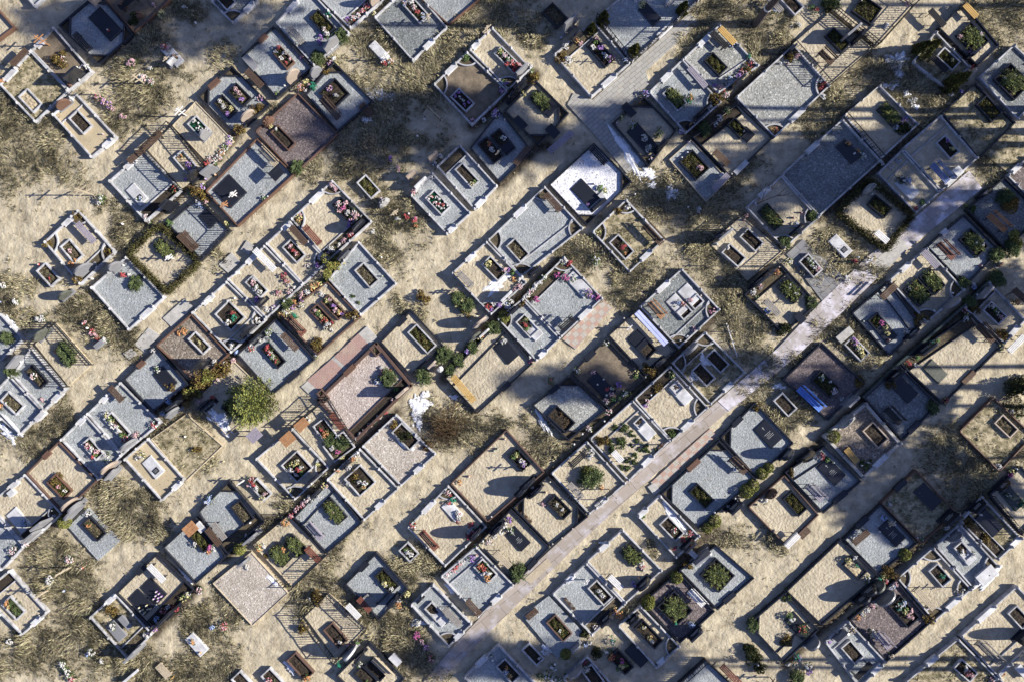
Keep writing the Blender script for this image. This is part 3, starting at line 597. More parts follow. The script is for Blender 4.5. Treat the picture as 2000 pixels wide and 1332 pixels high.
DATA = '''
p sandy corner plot|-25,-5 28,54 -30,97 -85,40|s|b|
p blue gravel plot|66,-75 110,-25 66,14 22,-35|g|w|
p cut-corner gravel plot|190,-15 261,67 192,128 113,50|g|k|c=TRBL
S 205,47 k 64 32
B 160,82 k d
H 186,2 p rect .5 .9
F 214,62 r .12
p dark sand plot|280,-60 333,0 262,65 203,-2|d|b|i=1
H 241,10 b boulder .5 .5
H 272,31 b boulder .4 .45
G 260,39 d .4
B 250,4 k u
F 300,10 p
p brown sand bush plot|104,53 180,140 134,178 59,99|d|w|s=NW:.2:.5 t=SE
H 147,150 k rect .95 1.2
G 114,117 o .5
F 124,117 pw .25
F 128,124 pw .15
F 170,132 w .24
F 152,133 w .1
X 99,91 o 1.4
H 138,166 b boulder .35 .4
F 138,160 wv .2
p dry grass planter plot|59,99 134,178 68,240 -3,165|x|w|s=NW:.15:.5
P 59,197 w d
B 38,113 n u
X 12,163 o .5
p clean yellow sand plot|148,183 227,268 178,309 101,224|S|w|s=SE:.5:.85 t=NW
H 124,205 b round .75 .8
P 157,239 w s
H 140,193 w boulder .2 .3
F 202,263 p .07
p green artificial planter plot|380,197 455,275 410,325 334,245|s|o|
P 389,250 w a
X 366,228 w 1.4
H 400,264 g round .6 .9
F 381,240 w .16
F 396,256 w .15
p ornate fence sand plot|333,243 405,335 352,368 284,292|s|n|f=NE,NW
B 296,276 n u 52
P 361,317 w d
F 355,307 o .18
F 369,323 v .25
F 374,331 v .15
H 379,343 k round .75 1.1
F 364,350 v .2
p white tablet gravel plot|280,294 355,372 284,434 211,354|g|w|s=NW:.45:.75 f=NE t=SE
S 267,380 w 42 22 t
F 277,390 bw .18
F 270,390 g .1
B 266,305 n u 38
F 343,370 rg .3
F 285,425 wp .25
F 290,432 w .2
H 330,402 k rect .6 1.3
p four-arc sand plot|152,410 225,492 156,557 85,473|s|w|a=TLR s=NW:.55:.8 t=SE
P 140,491 w g
F 139,491 p .17
B 168,455 v d 50
H 164,527 g round 1.0 1.1
F 142,516 o .3
F 150,510 o .15
G 93,475 o .3
G 152,421 o .3
G 212,489 o .3
G 154,546 o .35
p lone planter on sand|72,510 120,560 100,575 60,528|-|n|
P 93,537 w g
H 127,577 d round .7 .75
F 99,545 r .1
F 75,517 r .15
p pale gravel bouquet plot|246,501 322,581 251,646 176,562|g|w|s=SE:.35:.7
G 262,553 g .45
F 241,538 r .25
F 253,537 w .2
H 226,521 g round .7 1.0
F 242,519 w .1
F 181,545 w .12
p hedged sand plot|310,440 388,512 325,572 250,497|s|h|
P 322,487 k b
X 341,506 w 1.0
F 321,490 o .08
p fenced grey gravel plot|385,385 450,450 393,510 325,437|g|k|f=SE,NE
B 371,470 n d
B 364,474 n d
F 360,456 r .12
S 408,426 k 34 26
F 441,438 y .2
F 391,402 bw .28
F 397,365 vw .25
F 384,392 w .2
G 379,374 o .4
F 402,395 p .2
F 372,378 g .2
F 331,437 g .3
p bouquet heap behind fence|404,320 450,270 460,280 414,332|-|n|
F 404,320 r .25
F 412,311 pw .28
F 420,318 wg .2
F 426,309 wp .28
F 433,298 wo .28
F 440,289 gw .28
F 446,282 vp .25
F 449,271 vw .22
F 420,342 o .14
F 401,350 v .16
H 408,335 g rect .8 1.0
p arc corner dark gravel plot|460,-50 504,0 454,47 412,4|D|w|a=B s=SE:.5:.85
P 438,-2 w s
p grey bench gravel plot|600,-25 683,65 613,130 538,45|g|w|s=NW:.35:.65
P 629,45 k m 50 26
B 578,69 g d
H 647,88 g wave .95 1.2
G 666,69 g .45
G 619,113 g .45
F 627,73 v .22
F 624,84 v .22
F 639,69 w .22
F 634,60 wp .2
F 643,30 ag .25
F 640,34 w .14
p gravel plot with shadow|690,-60 749,0 684,57 622,-5|g|w|a=B t=SE
H 732,2 t round .6 1
F 716,13 rp .27
F 708,23 pr .22
F 700,31 wp .22
F 690,37 wr .22
F 679,37 v .2
F 731,28 yw .2
F 682,48 p .15
p big grey gravel plot|800,-32 874,54 806,120 730,34|D|w|s=SE:.35:.62
P 812,20 w s 52 24
F 804,8 w .22
F 809,17 pw .22
F 815,27 r .2
F 826,33 wb .2
F 790,10 pb .2
X 838,47 t 1.15
p brown edged gravel plot|880,-50 936,0 876,50 822,0|g|b|
p cut stone seat plot|534,50 611,132 540,193 470,111|g|k|s=NW:.5:.75:b
Z 490,124 g 34 14
P 554,113 n s 44 20
F 546,96 r .2
F 539,104 w .18
F 557,106 w .18
F 550,116 w .18
F 561,126 r .14
F 568,118 p .14
F 590,113 ov .2
H 573,150 p round .9 1.3
F 542,183 yg .2
F 556,168 w .15
p twin flower planter plot|452,128 528,204 459,264 385,188|g|k|c=TL s=NW:.3:.6:b
P 468,186 k g
P 440,209 k g
F 462,177 p .2
F 469,184 p .2
F 473,197 v .2
F 431,200 w .18
F 438,210 w .2
F 453,214 y .2
F 446,225 v .2
F 509,193 pv .28
H 484,227 t round .9 .8
G 505,211 o .35
G 469,250 o .35
B 497,154 n d 44
p mauve gravel plot|581,181 661,262 576,341 497,257|m|r|t=B
H 523,238 b boulder .7 .8
P 553,270 r s 50 22
F 528,247 oy .22
F 541,254 w .14
G 578,327 g .45
p square planter gravel plot|652,120 729,198 659,258 595,185|g|k|c=T
P 653,183 k s 44 42
F 644,175 pv .23
F 657,188 w .2
B 645,213 n d 52 b
H 617,142 g round .7 1
F 588,172 po .32
F 597,161 y .25
F 603,167 p .2
F 611,170 a .32
F 599,179 w .2
G 637,141 o .25
Z 715,215 b 30 14
p narrow white slab on grass|715,70 770,100 765,140 720,120|-|n|
S 740,100 w 44 18
F 751,124 r .2
F 745,123 r .15
F 763,121 wo .25
X 757,119 w 1.1
p bouquet trio on grass|635,110 665,110 665,135 635,135|-|n|
F 644,124 pv .22
F 651,116 w .22
F 655,126 y .2
p sand plot with grey stone|961,53 1038,134 993,177 916,97|s|w|a=B s=NW:.1:.4
P 992,118 w s 56 22
F 977,104 gy .26
F 985,111 pw .24
F 993,120 gw .24
F 1000,126 rp .26
F 990,129 r .22
F 1008,132 r .26
F 1004,138 r .2
F 1014,129 p .2
H 1019,140 g rect .85 .9
X 952,71 t 1.3
F 1033,130 w .25
F 989,166 vg .3
F 981,158 g .2
F 1038,143 g .15
p shaded two-arc plot|912,101 993,178 922,246 846,165|d|w|a=TL s=NW:.35:.65
P 903,196 w s
F 897,183 v .13
F 890,190 v .14
F 898,192 w .12
F 904,198 w .12
F 907,206 v .12
F 915,202 v .12
F 982,180 pv .25
F 977,172 v .15
F 922,237 vp .22
F 910,114 g .3
B 844,232 t d 40 b
F 829,234 w .14
p cut corner sand plot|1047,157 1112,222 1052,285 984,217|s|k|c=RB
P 1056,199 k b
S 1073,213 k 24 26
F 1058,196 w .1
Z 1016,242 k 28 16
Z 1079,258 k 26 18
H 1015,170 k rect .9 1
H 1000,188 k round .7 .9
F 1023,184 yg .22
F 1017,188 v .15
X 1012,160 k .9
G 1042,150 o .3
F 1037,138 g .2
p marble planter sand plot|1158,40 1231,124 1155,191 1081,107|s|w|s=SE:.3:.65 t=NW
P 1173,103 k s 56 26
F 1164,78 p .18
F 1163,85 g .18
F 1157,95 w .22
F 1172,97 v .25
F 1178,108 w .18
F 1190,118 vp .26
F 1197,112 v .18
F 1183,113 wb .2
H 1113,48 g rect .85 1.35
H 1126,72 k round .8 .9
X 1127,55 t 1.0
F 1104,92 w .26
G 1094,109 o .35
F 1109,118 w .35
F 1134,86 p .2
F 1126,79 oy .25
G 1157,53 t .4
G 1179,36 t .55
F 1096,74 wb .12
X 1192,123 k 1.1
p bare planter on sand|1065,15 1100,15 1100,50 1065,50|-|n|
P 1084,30 k g 44 30
p shaded light gravel plot|1288,-72 1366,0 1234,122 1165,35|g|w|s=SE:.4:.6 f=SW,SE
S 1269,28 k 44 22
F 1254,10 y .3
G 1335,16 t .5
G 1240,99 t .55
H 1306,3 w round .4 .5
F 1221,118 bw .28
F 1240,3 w .2
p yellow bench gravel plot|1406,47 1483,129 1403,183 1334,115|G|w|s=NW:.4:.75 t=SE
B 1420,71 y d 42
B 1405,79 k d
P 1398,126 k m
F 1462,112 ag .22
F 1464,119 o .15
F 1466,128 rp .3
F 1450,142 pr .3
F 1444,150 v .26
F 1426,156 wb .25
F 1408,171 p .26
F 1421,166 bw .2
F 1395,168 v .18
F 1428,88 wb .25
H 1441,160 k rect .7 1.1
G 1461,137 o .3
p pink bench gravel plot|1333,115 1409,201 1340,262 1267,180|g|w|a=RB s=NW:.35:.65
B 1362,152 p d 50
P 1318,193 w b 46 24
F 1348,191 og .25
F 1344,200 ag .25
F 1261,184 vb .3
H 1372,218 k rect .9 1.2
F 1356,235 w .18
F 1387,209 w .2
F 1418,187 pw .26
F 1413,178 r .2
G 1393,196 o .35
G 1404,190 o .35
F 1330,257 wv .22
H 1352,240 k round .6 .9
p large plain gravel plot|1550,87 1622,168 1513,270 1437,190|G|w|a=BR s=SE:.3:.55
F 1556,111 p .26
G 1545,113 o .3
F 1538,125 r .12
F 1524,125 w .15
F 1507,254 oy .2
F 1515,256 ro .22
F 1509,262 y .18
F 1608,166 r .26
F 1602,160 w .2
F 1604,172 r .2
F 1607,190 w .22
H 1545,98 k rect .5 .8
p black slab cut corner plot|1258,188 1322,255 1267,327 1195,240|s|k|c=TB
S 1255,272 k 62 28
F 1257,272 w .28
F 1266,292 w .3
F 1287,263 yg .34
F 1214,231 yg .22
F 1234,245 wg .32
H 1293,284 k round .8 1.2
F 1272,312 wp .2
Z 1228,216 k 30 14
F 1204,242 v .12
F 1331,258 pb .2
p brown sand slab plot|1441,200 1512,268 1429,349 1352,268|s|k|s=SE:.1:.4 t=NW
P 1441,251 k m 40 22
S 1459,263 k 24 22
B 1409,309 n d 38
F 1419,217 yg .3
F 1405,232 w .26
G 1378,250 g .4
F 1398,243 w .2
F 1428,341 y .14
F 1451,259 p .1
p dark moss planter plot|1351,272 1424,351 1380,395 1307,311|g|o|
P 1356,323 k m 50 36
F 1366,330 p .25
B 1407,357 v u 42
F 1344,279 v .14
F 1342,299 w .12
F 1331,309 w .12
Z 1411,345 w 12 8
p fenced moss planter plot|1690,-50 1785,10 1713,90 1625,18|s|n|f=SE,SW,NE
P 1693,20 k m 46 40
F 1680,2 w .1
H 1730,52 w rect .2 .3
F 1772,8 p .2
p fenced grey stone plot|1622,22 1707,92 1620,168 1548,85|s|n|f=NE,SE,SW
P 1636,79 k m 46 24
B 1613,113 n d 34 b
H 1660,66 g rect 1 1.1
H 1684,68 k rect .9 1.3
F 1690,62 w .15
F 1697,58 w .12
F 1693,72 w .12
G 1620,0 g .4
G 1634,12 g .3
p large juniper sand plot|1883,6 1953,89 1910,130 1833,55|s|k|
P 1900,75 k b 54 40
F 1872,74 p .2
F 1912,70 wp .2
B 1895,22 y d 34
B 1830,36 k d
F 1893,102 pv .2
H 1900,106 k rect .6 .8
p twin conifer sand plot|1828,61 1896,132 1849,174 1782,122|x|w|s=NW:.4:.7
P 1852,116 w m
F 1857,120 y .14
B 1834,125 k d
G 1809,99 t .75
G 1800,92 t .5
G 1866,160 t .75
G 1858,166 t .55
H 1893,146 t round .6 1
F 1899,131 r .17
F 1904,136 w .12
F 1877,180 vb .18
F 1858,186 w .2
p dark gravel juniper plot|1981,87 2060,160 1989,235 1912,151|D|w|
P 1977,160 k b 56 46
F 1979,150 w .15
F 1959,155 w .15
p dark grassy sand plot|1906,162 1985,240 1912,312 1839,221|x|k|
P 1932,213 k m 48 28
p shaded dry grass plot|1960,240 2035,300 1975,340 1925,300|x|n|
p fenced sand juniper plot|1718,165 1795,243 1722,311 1647,225|s|w|f=SW,NW
P 1738,223 k b 48 26
F 1750,250 wb .22
F 1762,238 vp .26
F 1768,234 vb .22
F 1783,238 p .18
G 1765,250 d .4
p big blue gravel plot|1646,232 1722,314 1600,424 1526,341|D|w|s=NW:.4:.6
S 1657,296 k 46 24
F 1655,282 o .2
F 1675,296 o .2
F 1682,304 wg .25
F 1688,308 w .2
F 1666,302 w .12
p bare sapling sand plot|1527,343 1600,426 1532,487 1457,405|s|w|a=RB s=NW:.35:.65
Q 1488,395 2.4
P 1506,424 k b 50 26
F 1513,424 r .12
H 1561,449 k rect .9 1.3
F 1554,439 wb .22
F 1475,398 w .2
F 1549,426 r .14
F 1564,416 r .12
G 1588,421 g .35
G 1534,474 g .4
p two planter fenced plot|1450,420 1532,491 1462,550 1385,475|s|n|f=NW,NE,SE
P 1468,469 w s
P 1433,499 w s
F 1421,485 w .14
H 1412,461 g rect .95 1.1
H 1402,464 k round .7 1.2
F 1458,422 p .2
F 1453,430 r .16
F 1400,478 w .15
p flower box on dark tiles|1555,490 1600,490 1620,540 1580,550|-|n|
P 1584,519 w s 44 26
F 1578,509 wg .24
F 1583,516 gw .22
F 1589,524 w .2
F 1596,526 p .2
F 1541,511 wy .28
F 1653,544 w .28
F 1528,520 w .16
F 1521,522 r .16
p blue bench sand plot|1838,225 1911,309 1839,375 1762,291|s|w|t=NW s=SE:.15:.4
P 1851,288 w s
F 1857,292 y .2
F 1848,277 v .15
B 1835,339 B d 46 b
Z 1869,336 w 18 16
p white slab sand plot|1762,293 1837,376 1789,418 1714,339|s|w|t=NW
S 1772,368 w 46 24
F 1762,355 wk .28
F 1770,354 bw .28
F 1755,352 k .2
F 1786,408 r .22
F 1800,396 g .24
F 1740,328 w .2
F 1754,315 wb .2
F 1722,320 w .2
F 1817,390 g .15
p thick hedge sand plot|1701,351 1782,422 1730,489 1636,414|s|h|
P 1718,404 k m 44 24
B 1722,463 w d 30
H 1697,369 g boulder .8 .9
F 1714,367 yg .24
F 1702,380 w .16
p white slab on dry grass|1620,450 1670,450 1670,510 1620,510|-|n|
S 1642,481 w 46 22 t
F 1669,510 r .22
F 1676,503 w .14
X 1688,512 w .9
p orange bench gravel plot|1963,345 2040,420 1965,488 1888,410|D|k|
G 1977,396 o .6
G 1968,385 g .5
B 1947,436 o d 46 b
G 1900,408 g .3
H 1925,378 k round .6 .9
G 1990,470 y .6
G 1980,485 g .5
p pinkish gravel corner plot|2010,305 2050,345 2005,382 1967,343|m|w|s=NW:.2:.6
p red bench gravel plot|1884,418 1957,490 1886,560 1809,483|g|k|s=NW:.4:.55:w
B 1847,491 r d 42 b
P 1902,475 k b 50 32
F 1904,474 w .2
F 1915,479 w .2
G 1949,498 g .5
F 1950,505 w .2
F 1915,520 r .14
H 1951,518 b rect .3 .4
p twin juniper planter plot|1810,484 1885,567 1811,631 1736,548|s|w|a=RB s=NW:.3:.55
P 1793,571 k b 48 36
P 1821,550 k b 48 30
F 1786,563 o .22
F 1814,536 y .22
F 1774,565 w .14
H 1858,592 g round .9 1.1
B 1816,507 v d
F 1859,573 w .15
F 1823,607 w .15
F 1901,555 w .2
G 1884,552 g .4
F 1903,563 b .2
p wreath slab gravel plot|1736,549 1801,635 1738,696 1663,612|g|k|t=NE
P 1712,628 k m 26 26
S 1727,645 k 50 26
F 1719,631 P .22
F 1728,641 y .2
F 1731,652 y .2
F 1733,664 r .15
F 1685,628 g .15
B 1736,570 n u 38 b
H 1783,652 k round .8 .8
F 1770,647 w .26
G 1800,626 o .4
p planter and sill on grass|1630,630 1690,640 1700,700 1640,690|-|n|
Z 1649,654 t 34 16 u
P 1674,681 w s 46 24
F 1669,669 pv .26
F 1674,678 yw .24
F 1679,686 y .26
F 1683,693 y .22
F 1665,662 v .18
p maroon gravel plot|1605,668 1691,749 1618,822 1528,741|m|k|
P 1612,750 k m 50 28
F 1603,737 wg .26
F 1627,763 wp .28
F 1620,745 w .1
B 1581,779 X d 60 b
H 1660,783 g rect .8 1
F 1645,778 w .18
F 1590,770 w .24
G 1680,748 o .35
p camouflage slab sand plot|1898,612 1959,676 1843,790 1757,709|s|k|s=SE:.35:.55:n t=NW
S 1827,725 d 42 26
B 1924,652 n d 44 b
H 1806,682 k rect 1 1.1
F 1882,605 rp .28
F 1888,615 yg .2
F 1885,623 w .25
F 1774,709 r .24
F 1788,714 w .2
F 1846,782 ro .25
F 1953,678 yg .28
F 1790,697 g .25
F 1820,668 a .2
F 1830,665 g .2
p flower planter gate plot|1932,550 2005,625 1963,672 1882,601|s|w|t=NW s=SE:.3:.7
P 1943,612 w s 42 26
F 1934,600 w .2
F 1940,605 g .2
F 1944,612 wg .2
F 1952,620 p .2
H 1920,573 g rect .85 .9
G 1898,591 g .4
G 1908,605 o .3
G 1955,655 o .35
G 1950,545 g .55
F 1985,590 o .25
B 1995,580 n d
F 1940,567 o .15
B 1985,672 w u
p blue slab gravel plot|1757,712 1835,790 1764,861 1687,777|D|k|s=SE:.2:.5:k
S 1766,760 k 50 28
B 1744,812 k d 40 b
H 1749,733 k rect .85 1
G 1740,751 o .3
F 1757,724 r .12
G 1825,796 g .4
p brown edged grass plot|1941,775 2020,850 1953,922 1873,842|x|b|
P 1965,832 t g
F 1949,910 w .25
G 1988,762 d 1.0
F 1975,803 w .2
F 1985,812 g .2
p grey boulder brown gravel plot|1692,785 1762,866 1687,936 1608,852|b|W|s=SE:.3:.65
P 1710,849 t s 48 28
H 1655,822 g boulder 1.1 .9
B 1663,889 y d 34
G 1630,853 y .4
G 1689,907 g .3
F 1682,908 w .15
F 1695,903 w .12
F 1638,838 w .15
p engraved slab gravel plot|1612,870 1683,940 1608,1003 1532,922|g|k|s=SE:.3:.65:k t=NW
S 1624,920 k 50 30 i
H 1577,891 k round .9 1.2
B 1591,962 v d 40 b
F 1604,890 rp .3
F 1625,902 y .15
F 1549,916 w .16
G 1545,924 o .25
F 1614,897 g .2
p red edged sand plot|1532,927 1600,1005 1537,1068 1461,990|s|r|
P 1553,983 k m 48 26
H 1507,965 r boulder .8 .7
F 1495,976 w .22
F 1487,975 w .18
B 1547,1055 w u 34 b
Z 1571,1040 b 24 16 u
F 1478,985 g .15
p grassy black slab plot|1790,917 1870,1001 1800,1063 1720,982|x|b|s=NW:.4:.7:k
S 1812,970 k 50 28
F 1738,984 w .18
F 1748,977 g .15
H 1853,1010 k rect .9 1.1
F 1800,1052 gw .2
F 1790,1049 v .16
F 1872,1001 y .1
F 1849,1029 w .22
p cross slab gravel plot|1720,984 1793,1061 1716,1123 1647,1053|g|k|s=NW:.35:.65:k
S 1742,1041 k 50 26 i
B 1681,1049 n u 38
F 1671,1041 wb .25
F 1665,1048 w .2
F 1724,1011 b .28
X 1731,1017 t .9
F 1747,1024 w .1
F 1717,1037 w .1
F 1760,1061 w .1
p shaded dark slab plot|1918,968 1997,1052 1950,1094 1876,1019|x|w|s=SE:.6:1 t=SW
S 1932,1021 k 50 28
H 1908,989 k rect .8 .9
G 1920,975 o .3
G 1893,1018 o .35
G 1925,1055 o .3
F 1912,1003 w .15
p green slab sand plot|1995,910 2060,980 1997,1045 1932,966|s|k|f=SW
S 1977,972 G 48 24
F 1966,966 wg .22
H 1959,948 k round .8 .9
F 1975,922 yg .26
F 1973,928 P .22
F 1995,982 a .3
F 1984,915 w .15
p marble planter grey plot|1875,1021 1953,1106 1900,1149 1827,1066|g|w|a=R s=SE:.2:.6
S 1890,1088 w 26 22
P 1882,1076 w s 36 22
F 1875,1076 w .22
F 1898,1082 w .18
H 1864,1048 g round .8 .9
F 1870,1034 w .15
Z 1925,1122 w 40 24 u
p four arc wooden bench plot|1823,1068 1899,1151 1826,1214 1752,1129|s|w|a=TRBL s=SE:.35:.7
P 1836,1123 w s
F 1838,1124 a .2
B 1807,1169 t d 52
F 1765,1123 w .12
X 1855,1145 k 1.1
F 1876,1159 w .22
F 1881,1150 w .12
p mauve gravel rose plot|1750,1131 1820,1215 1732,1293 1659,1210|m|k|
P 1766,1194 k s 58 34
F 1753,1183 wa .28
F 1762,1176 wb .25
F 1765,1190 yg .28
F 1776,1191 p .22
F 1770,1200 p .18
F 1778,1204 p .18
H 1730,1168 g round 1.1 1
H 1712,1146 d round .9 1.1
F 1703,1183 p .22
F 1693,1190 w .22
F 1685,1197 yw .22
F 1675,1205 o .22
F 1748,1139 p .26
F 1742,1144 wb .26
F 1729,1134 rp .22
F 1723,1124 yg .3
F 1716,1130 a .22
B 1724,1250 v d 40 b
F 1703,1236 w .3
F 1711,1242 wb .28
G 1813,1212 o .35
F 1740,1280 t .26
G 1770,1084 y .35
G 1740,1114 o .45
p small planter gravel plot|1657,1212 1732,1293 1680,1345 1610,1253|g|w|s=SE:.5:.85 t=NW
P 1665,1273 w s
H 1641,1240 g rect .8 .8
X 1653,1221 t 1
B 1686,1309 k u
F 1619,1252 v .2
p large double-shadow sand plot|1642,1052 1718,1125 1605,1222 1535,1154|s|k|
P 1670,1109 k d 44 24
F 1655,1092 y .26
X 1664,1085 w .5
F 1693,1131 wg .28
F 1672,1104 a .15
H 1697,1152 k round .9 1.1
H 1684,1168 k round .9 1.1
p ball shrub sand plot|1534,1156 1600,1230 1532,1295 1461,1218|s|k|t=SE c=L
S 1559,1222 k 52 26
F 1543,1206 w .28
F 1541,1201 g .28
F 1565,1226 rg .38
G 1536,1254 o .42
G 1536,1167 g .3
G 1472,1222 g .4
H 1587,1257 g round .8 1
F 1539,1296 w .2
F 1557,1283 av .28
F 1577,1301 w .3
p grey bench sand plot|1987,1143 2060,1220 1949,1321 1876,1243|s|w|s=NW:.3:.6 t=SE
B 1932,1275 g d 60 b
P 1991,1205 w s
H 2003,1245 k round .9 1.4
F 1958,1316 o .2
p pink flower grass plot|1872,1246 1950,1325 1850,1400 1768,1332|x|w|s=NW:.4:.6
P 1886,1309 w s
F 1883,1303 w .22
F 1886,1310 rp .28
F 1893,1316 p .22
F 1936,1328 p .26
p corner kerb sand plot|2000,1270 2050,1320 2000,1380 1949,1322|s|w|
Z 1995,1310 w 30 14
p black slab crosses plot|501,270 575,341 463,443 400,374|g|b|
S 449,374 k 50 44
X 465,385 w 1.1
X 447,404 o 1.0
B 524,307 t d 46 b
Q2 540,339 k
F 516,388 gw .22
F 524,385 w .12
G 396,384 o .3
p moss planter on sand|700,345 745,345 760,400 720,410|-|n|
P 719,365 w m
H 749,396 g boulder .75 .7
F 744,388 v .15
p pink flowers two-arc plot|649,352 727,433 641,511 567,428|s|w|a=TL s=NW:.45:.75 t=SE
P 678,415 k s 62 24
F 662,400 pw .26
F 676,399 p .22
F 671,409 P .22
F 663,414 p .2
F 680,417 w .22
F 692,418 pw .25
F 696,424 p .25
F 686,434 vp .25
F 682,441 v .22
H 700,442 k round .9 .95
B 610,460 b d 46
F 684,459 pr .25
F 672,471 p .22
F 662,479 w .2
F 647,488 w .28
F 640,500 vp .26
F 649,362 pw .3
F 655,369 p .25
F 584,427 yo .3
F 586,420 p .2
p pink planter arc sand plot|566,432 641,511 592,557 518,476|s|w|a=R s=NW:.65:.95
P 574,491 w s
F 568,482 p .2
F 574,490 r .2
F 580,497 pr .2
F 625,503 w .22
F 604,519 pw .2
F 619,519 v .22
B 583,460 n d 44
F 597,520 rw .12
p white bench sand plot|516,479 592,557 520,623 443,546|s|w|s=NW:.5:.8
B 517,508 w d 56
P 501,560 w s 44 20
F 495,553 p .22
F 502,563 w .24
F 509,570 w .22
F 497,547 w .18
F 554,539 R .26
F 560,550 pr .24
F 565,557 w .18
F 544,573 pR .26
F 503,588 v .28
F 521,605 w .24
F 534,602 wv .22
F 566,570 wp .24
F 575,562 w .2
X 470,535 w .7
H 512,590 k rect .6 .7
p oval shadow arc plot|442,549 520,625 451,690 373,611|s|w|a=RB s=NW:.3:.6 t=SE
P 449,617 w s 46 38
F 456,612 r .2
F 458,621 a .24
F 447,630 w .24
H 485,647 k round 1 1.2
F 504,626 w .28
F 453,675 w .26
F 448,588 w .14
F 459,583 w .12
X 416,590 w 1.1
p dark bench gravel plot|540,621 615,702 532,771 461,692|g|k|s=SE:.35:.62:k
P 534,694 k s 50 22
F 523,679 r .24
F 528,689 rw .22
F 534,697 gw .24
F 541,704 rg .2
B 566,668 n d 42
F 491,680 rw .28
F 525,650 wg .32
H 502,662 k rect .7 .9
F 510,666 w .2
F 462,688 b .22
p crowded flower sand plot|639,550 705,619 619,694 546,617|s|r|
P 629,619 r s 50 22
P 651,601 r s 50 22
F 617,607 p .18
F 622,612 yg .22
F 629,619 y .2
F 635,626 ro .24
F 641,634 w .24
F 637,640 yw .2
F 648,645 w .18
F 639,588 yg .2
F 645,586 p .16
F 652,597 v .2
F 656,606 p .22
F 663,611 yo .22
F 668,614 v .14
F 650,631 r .14
B 578,637 b d 46 b
G 617,675 o .4
F 623,557 oy .3
F 635,557 w .2
F 612,562 yo .35
F 601,572 w .28
F 590,576 p .3
F 588,587 pv .22
F 572,600 pv .26
F 560,610 wy .38
F 549,616 oy .28
F 573,617 a .32
G 560,594 g .4
F 589,597 yw .24
F 576,592 o .24
F 628,575 w .24
F 617,692 w .2
G 684,615 o .35
F 692,622 w .22
p yellow thuja gravel plot|700,471 775,554 704,617 641,546|g|w|
P 716,538 w g 46 26
G 647,521 y .6
F 670,512 y .2
H 672,500 k rect .8 .9
F 747,540 g .12
G 700,592 g .12
G 690,578 g .12
p red kerb pink gravel plot|735,668 806,753 694,863 618,781|p|r|s=NW:.45:.62:b t=SE
P 733,684 r g 20 14
P 631,773 r g 24 14
G 757,738 g .55
F 747,728 P .28
F 761,726 o .18
F 754,739 ro .2
F 757,749 w .2
F 738,745 wb .28
F 745,718 w .2
H 786,766 t rect .75 1.2
F 768,782 wp .2
F 774,760 g .2
F 712,839 wr .2
F 703,846 w .2
F 722,830 rw .2
F 731,822 w .2
F 740,814 rw .2
F 751,805 r .2
F 695,856 w .22
p mossy planter sand plot|803,605 867,676 800,733 741,668|s|k|s=NW:.55:.8:k
P 824,662 w m 56 26
G 867,690 g .5
G 860,697 g .4
G 826,736 g .5
H 844,712 t rect .6 .7
H 859,721 w boulder .4 .6
p yellow flower mound on sand|870,560 960,560 960,670 900,670|-|n|
G 893,585 g .45
G 911,598 g .45
F 901,588 yw .28
F 892,597 y .22
F 908,607 y .25
G 908,608 o .3
H 937,630 t round .9 1.1
H 926,658 d round .85 1.1
X 881,572 t .6
X 890,568 t .5
F 931,618 w .1
F 920,628 w .1
G 822,580 o .4
p grey bench snow plot|950,471 1029,552 959,616 881,534|s|w|a=B s=NW:.4:.65
P 965,525 w s 48 24
F 954,515 y .3
F 985,527 p .22
B 909,546 g d 38
F 1001,533 g .3
F 994,528 v .22
F 1003,546 o .22
F 1016,549 w .28
F 1018,540 w .22
F 1013,561 p .28
F 1005,567 p .2
F 953,601 r .28
F 963,594 w .24
F 975,597 v .24
F 960,606 v .22
H 989,580 w rect .8 .8
p rounded corner gravel plot|1064,364 1140,446 1018,542 952,469|g|w|a=TLRB s=NW:.45:.65 t=SE
P 1011,489 w g 44 24
B 1080,396 n d 44
H 1045,530 k rect .7 .7
p white pebble plot|1160,279 1235,355 1147,442 1071,361|w|k|c=RB
S 1143,378 k 52 30
B 1169,305 k d
H 1169,400 k rect .9 .5
F 1181,373 yg .22
F 1172,368 g .25
F 1148,401 vp .14
Z 1175,385 w 14 10
F 1160,360 k .12
p blue gravel cross plot|976,215 1040,296 976,359 917,290|g|k|
P 958,294 k s 50 24
P 982,278 k s 50 26
F 955,283 or .2
F 961,294 w .22
F 984,271 w .22
S 989,286 k 24 24
X 973,303 t .8
B 1019,305 n u 42
F 968,223 vw .36
F 986,235 p .14
F 946,235 w .2
p white strip planter plot|898,282 972,364 927,411 852,325|g|w|t=NW s=SE:.1:.5
P 912,343 w s 50 22
F 922,360 wy .18
F 928,357 g .15
F 848,321 wb .2
p red white artificial planter plot|844,337 920,417 873,459 801,382|g|w|s=SE:.1:.4
P 855,396 w a 46 24
H 822,359 w rect .85 .7
F 808,376 rp .24
F 812,373 w .2
F 845,347 w .2
F 843,386 wr .13
F 849,398 rw .13
F 856,400 r .13
F 865,402 r .13
F 858,390 w .13
F 853,386 w .12
F 862,408 w .12
p shaded stones on grass|780,270 850,300 850,350 790,360|-|n|
H 846,307 t rect .6 .8
H 803,343 t rect .6 .8
F 861,306 w .2
F 815,266 w .15
F 778,330 p .25
F 763,310 v .2
p dark bench arc plot|1223,389 1298,469 1230,533 1156,453|x|w|a=TL s=SE:.35:.65
P 1214,483 w s 46 24
F 1216,484 r .25
F 1220,495 o .12
B 1275,459 n d 50 b
F 1226,406 w .26
F 1168,456 yg .25
G 1206,412 o .25
p red roses gravel plot|1102,501 1178,583 1096,660 1020,581|g|w|a=T s=SE:.45:.75 t=NW
S 1130,556 w 54 24
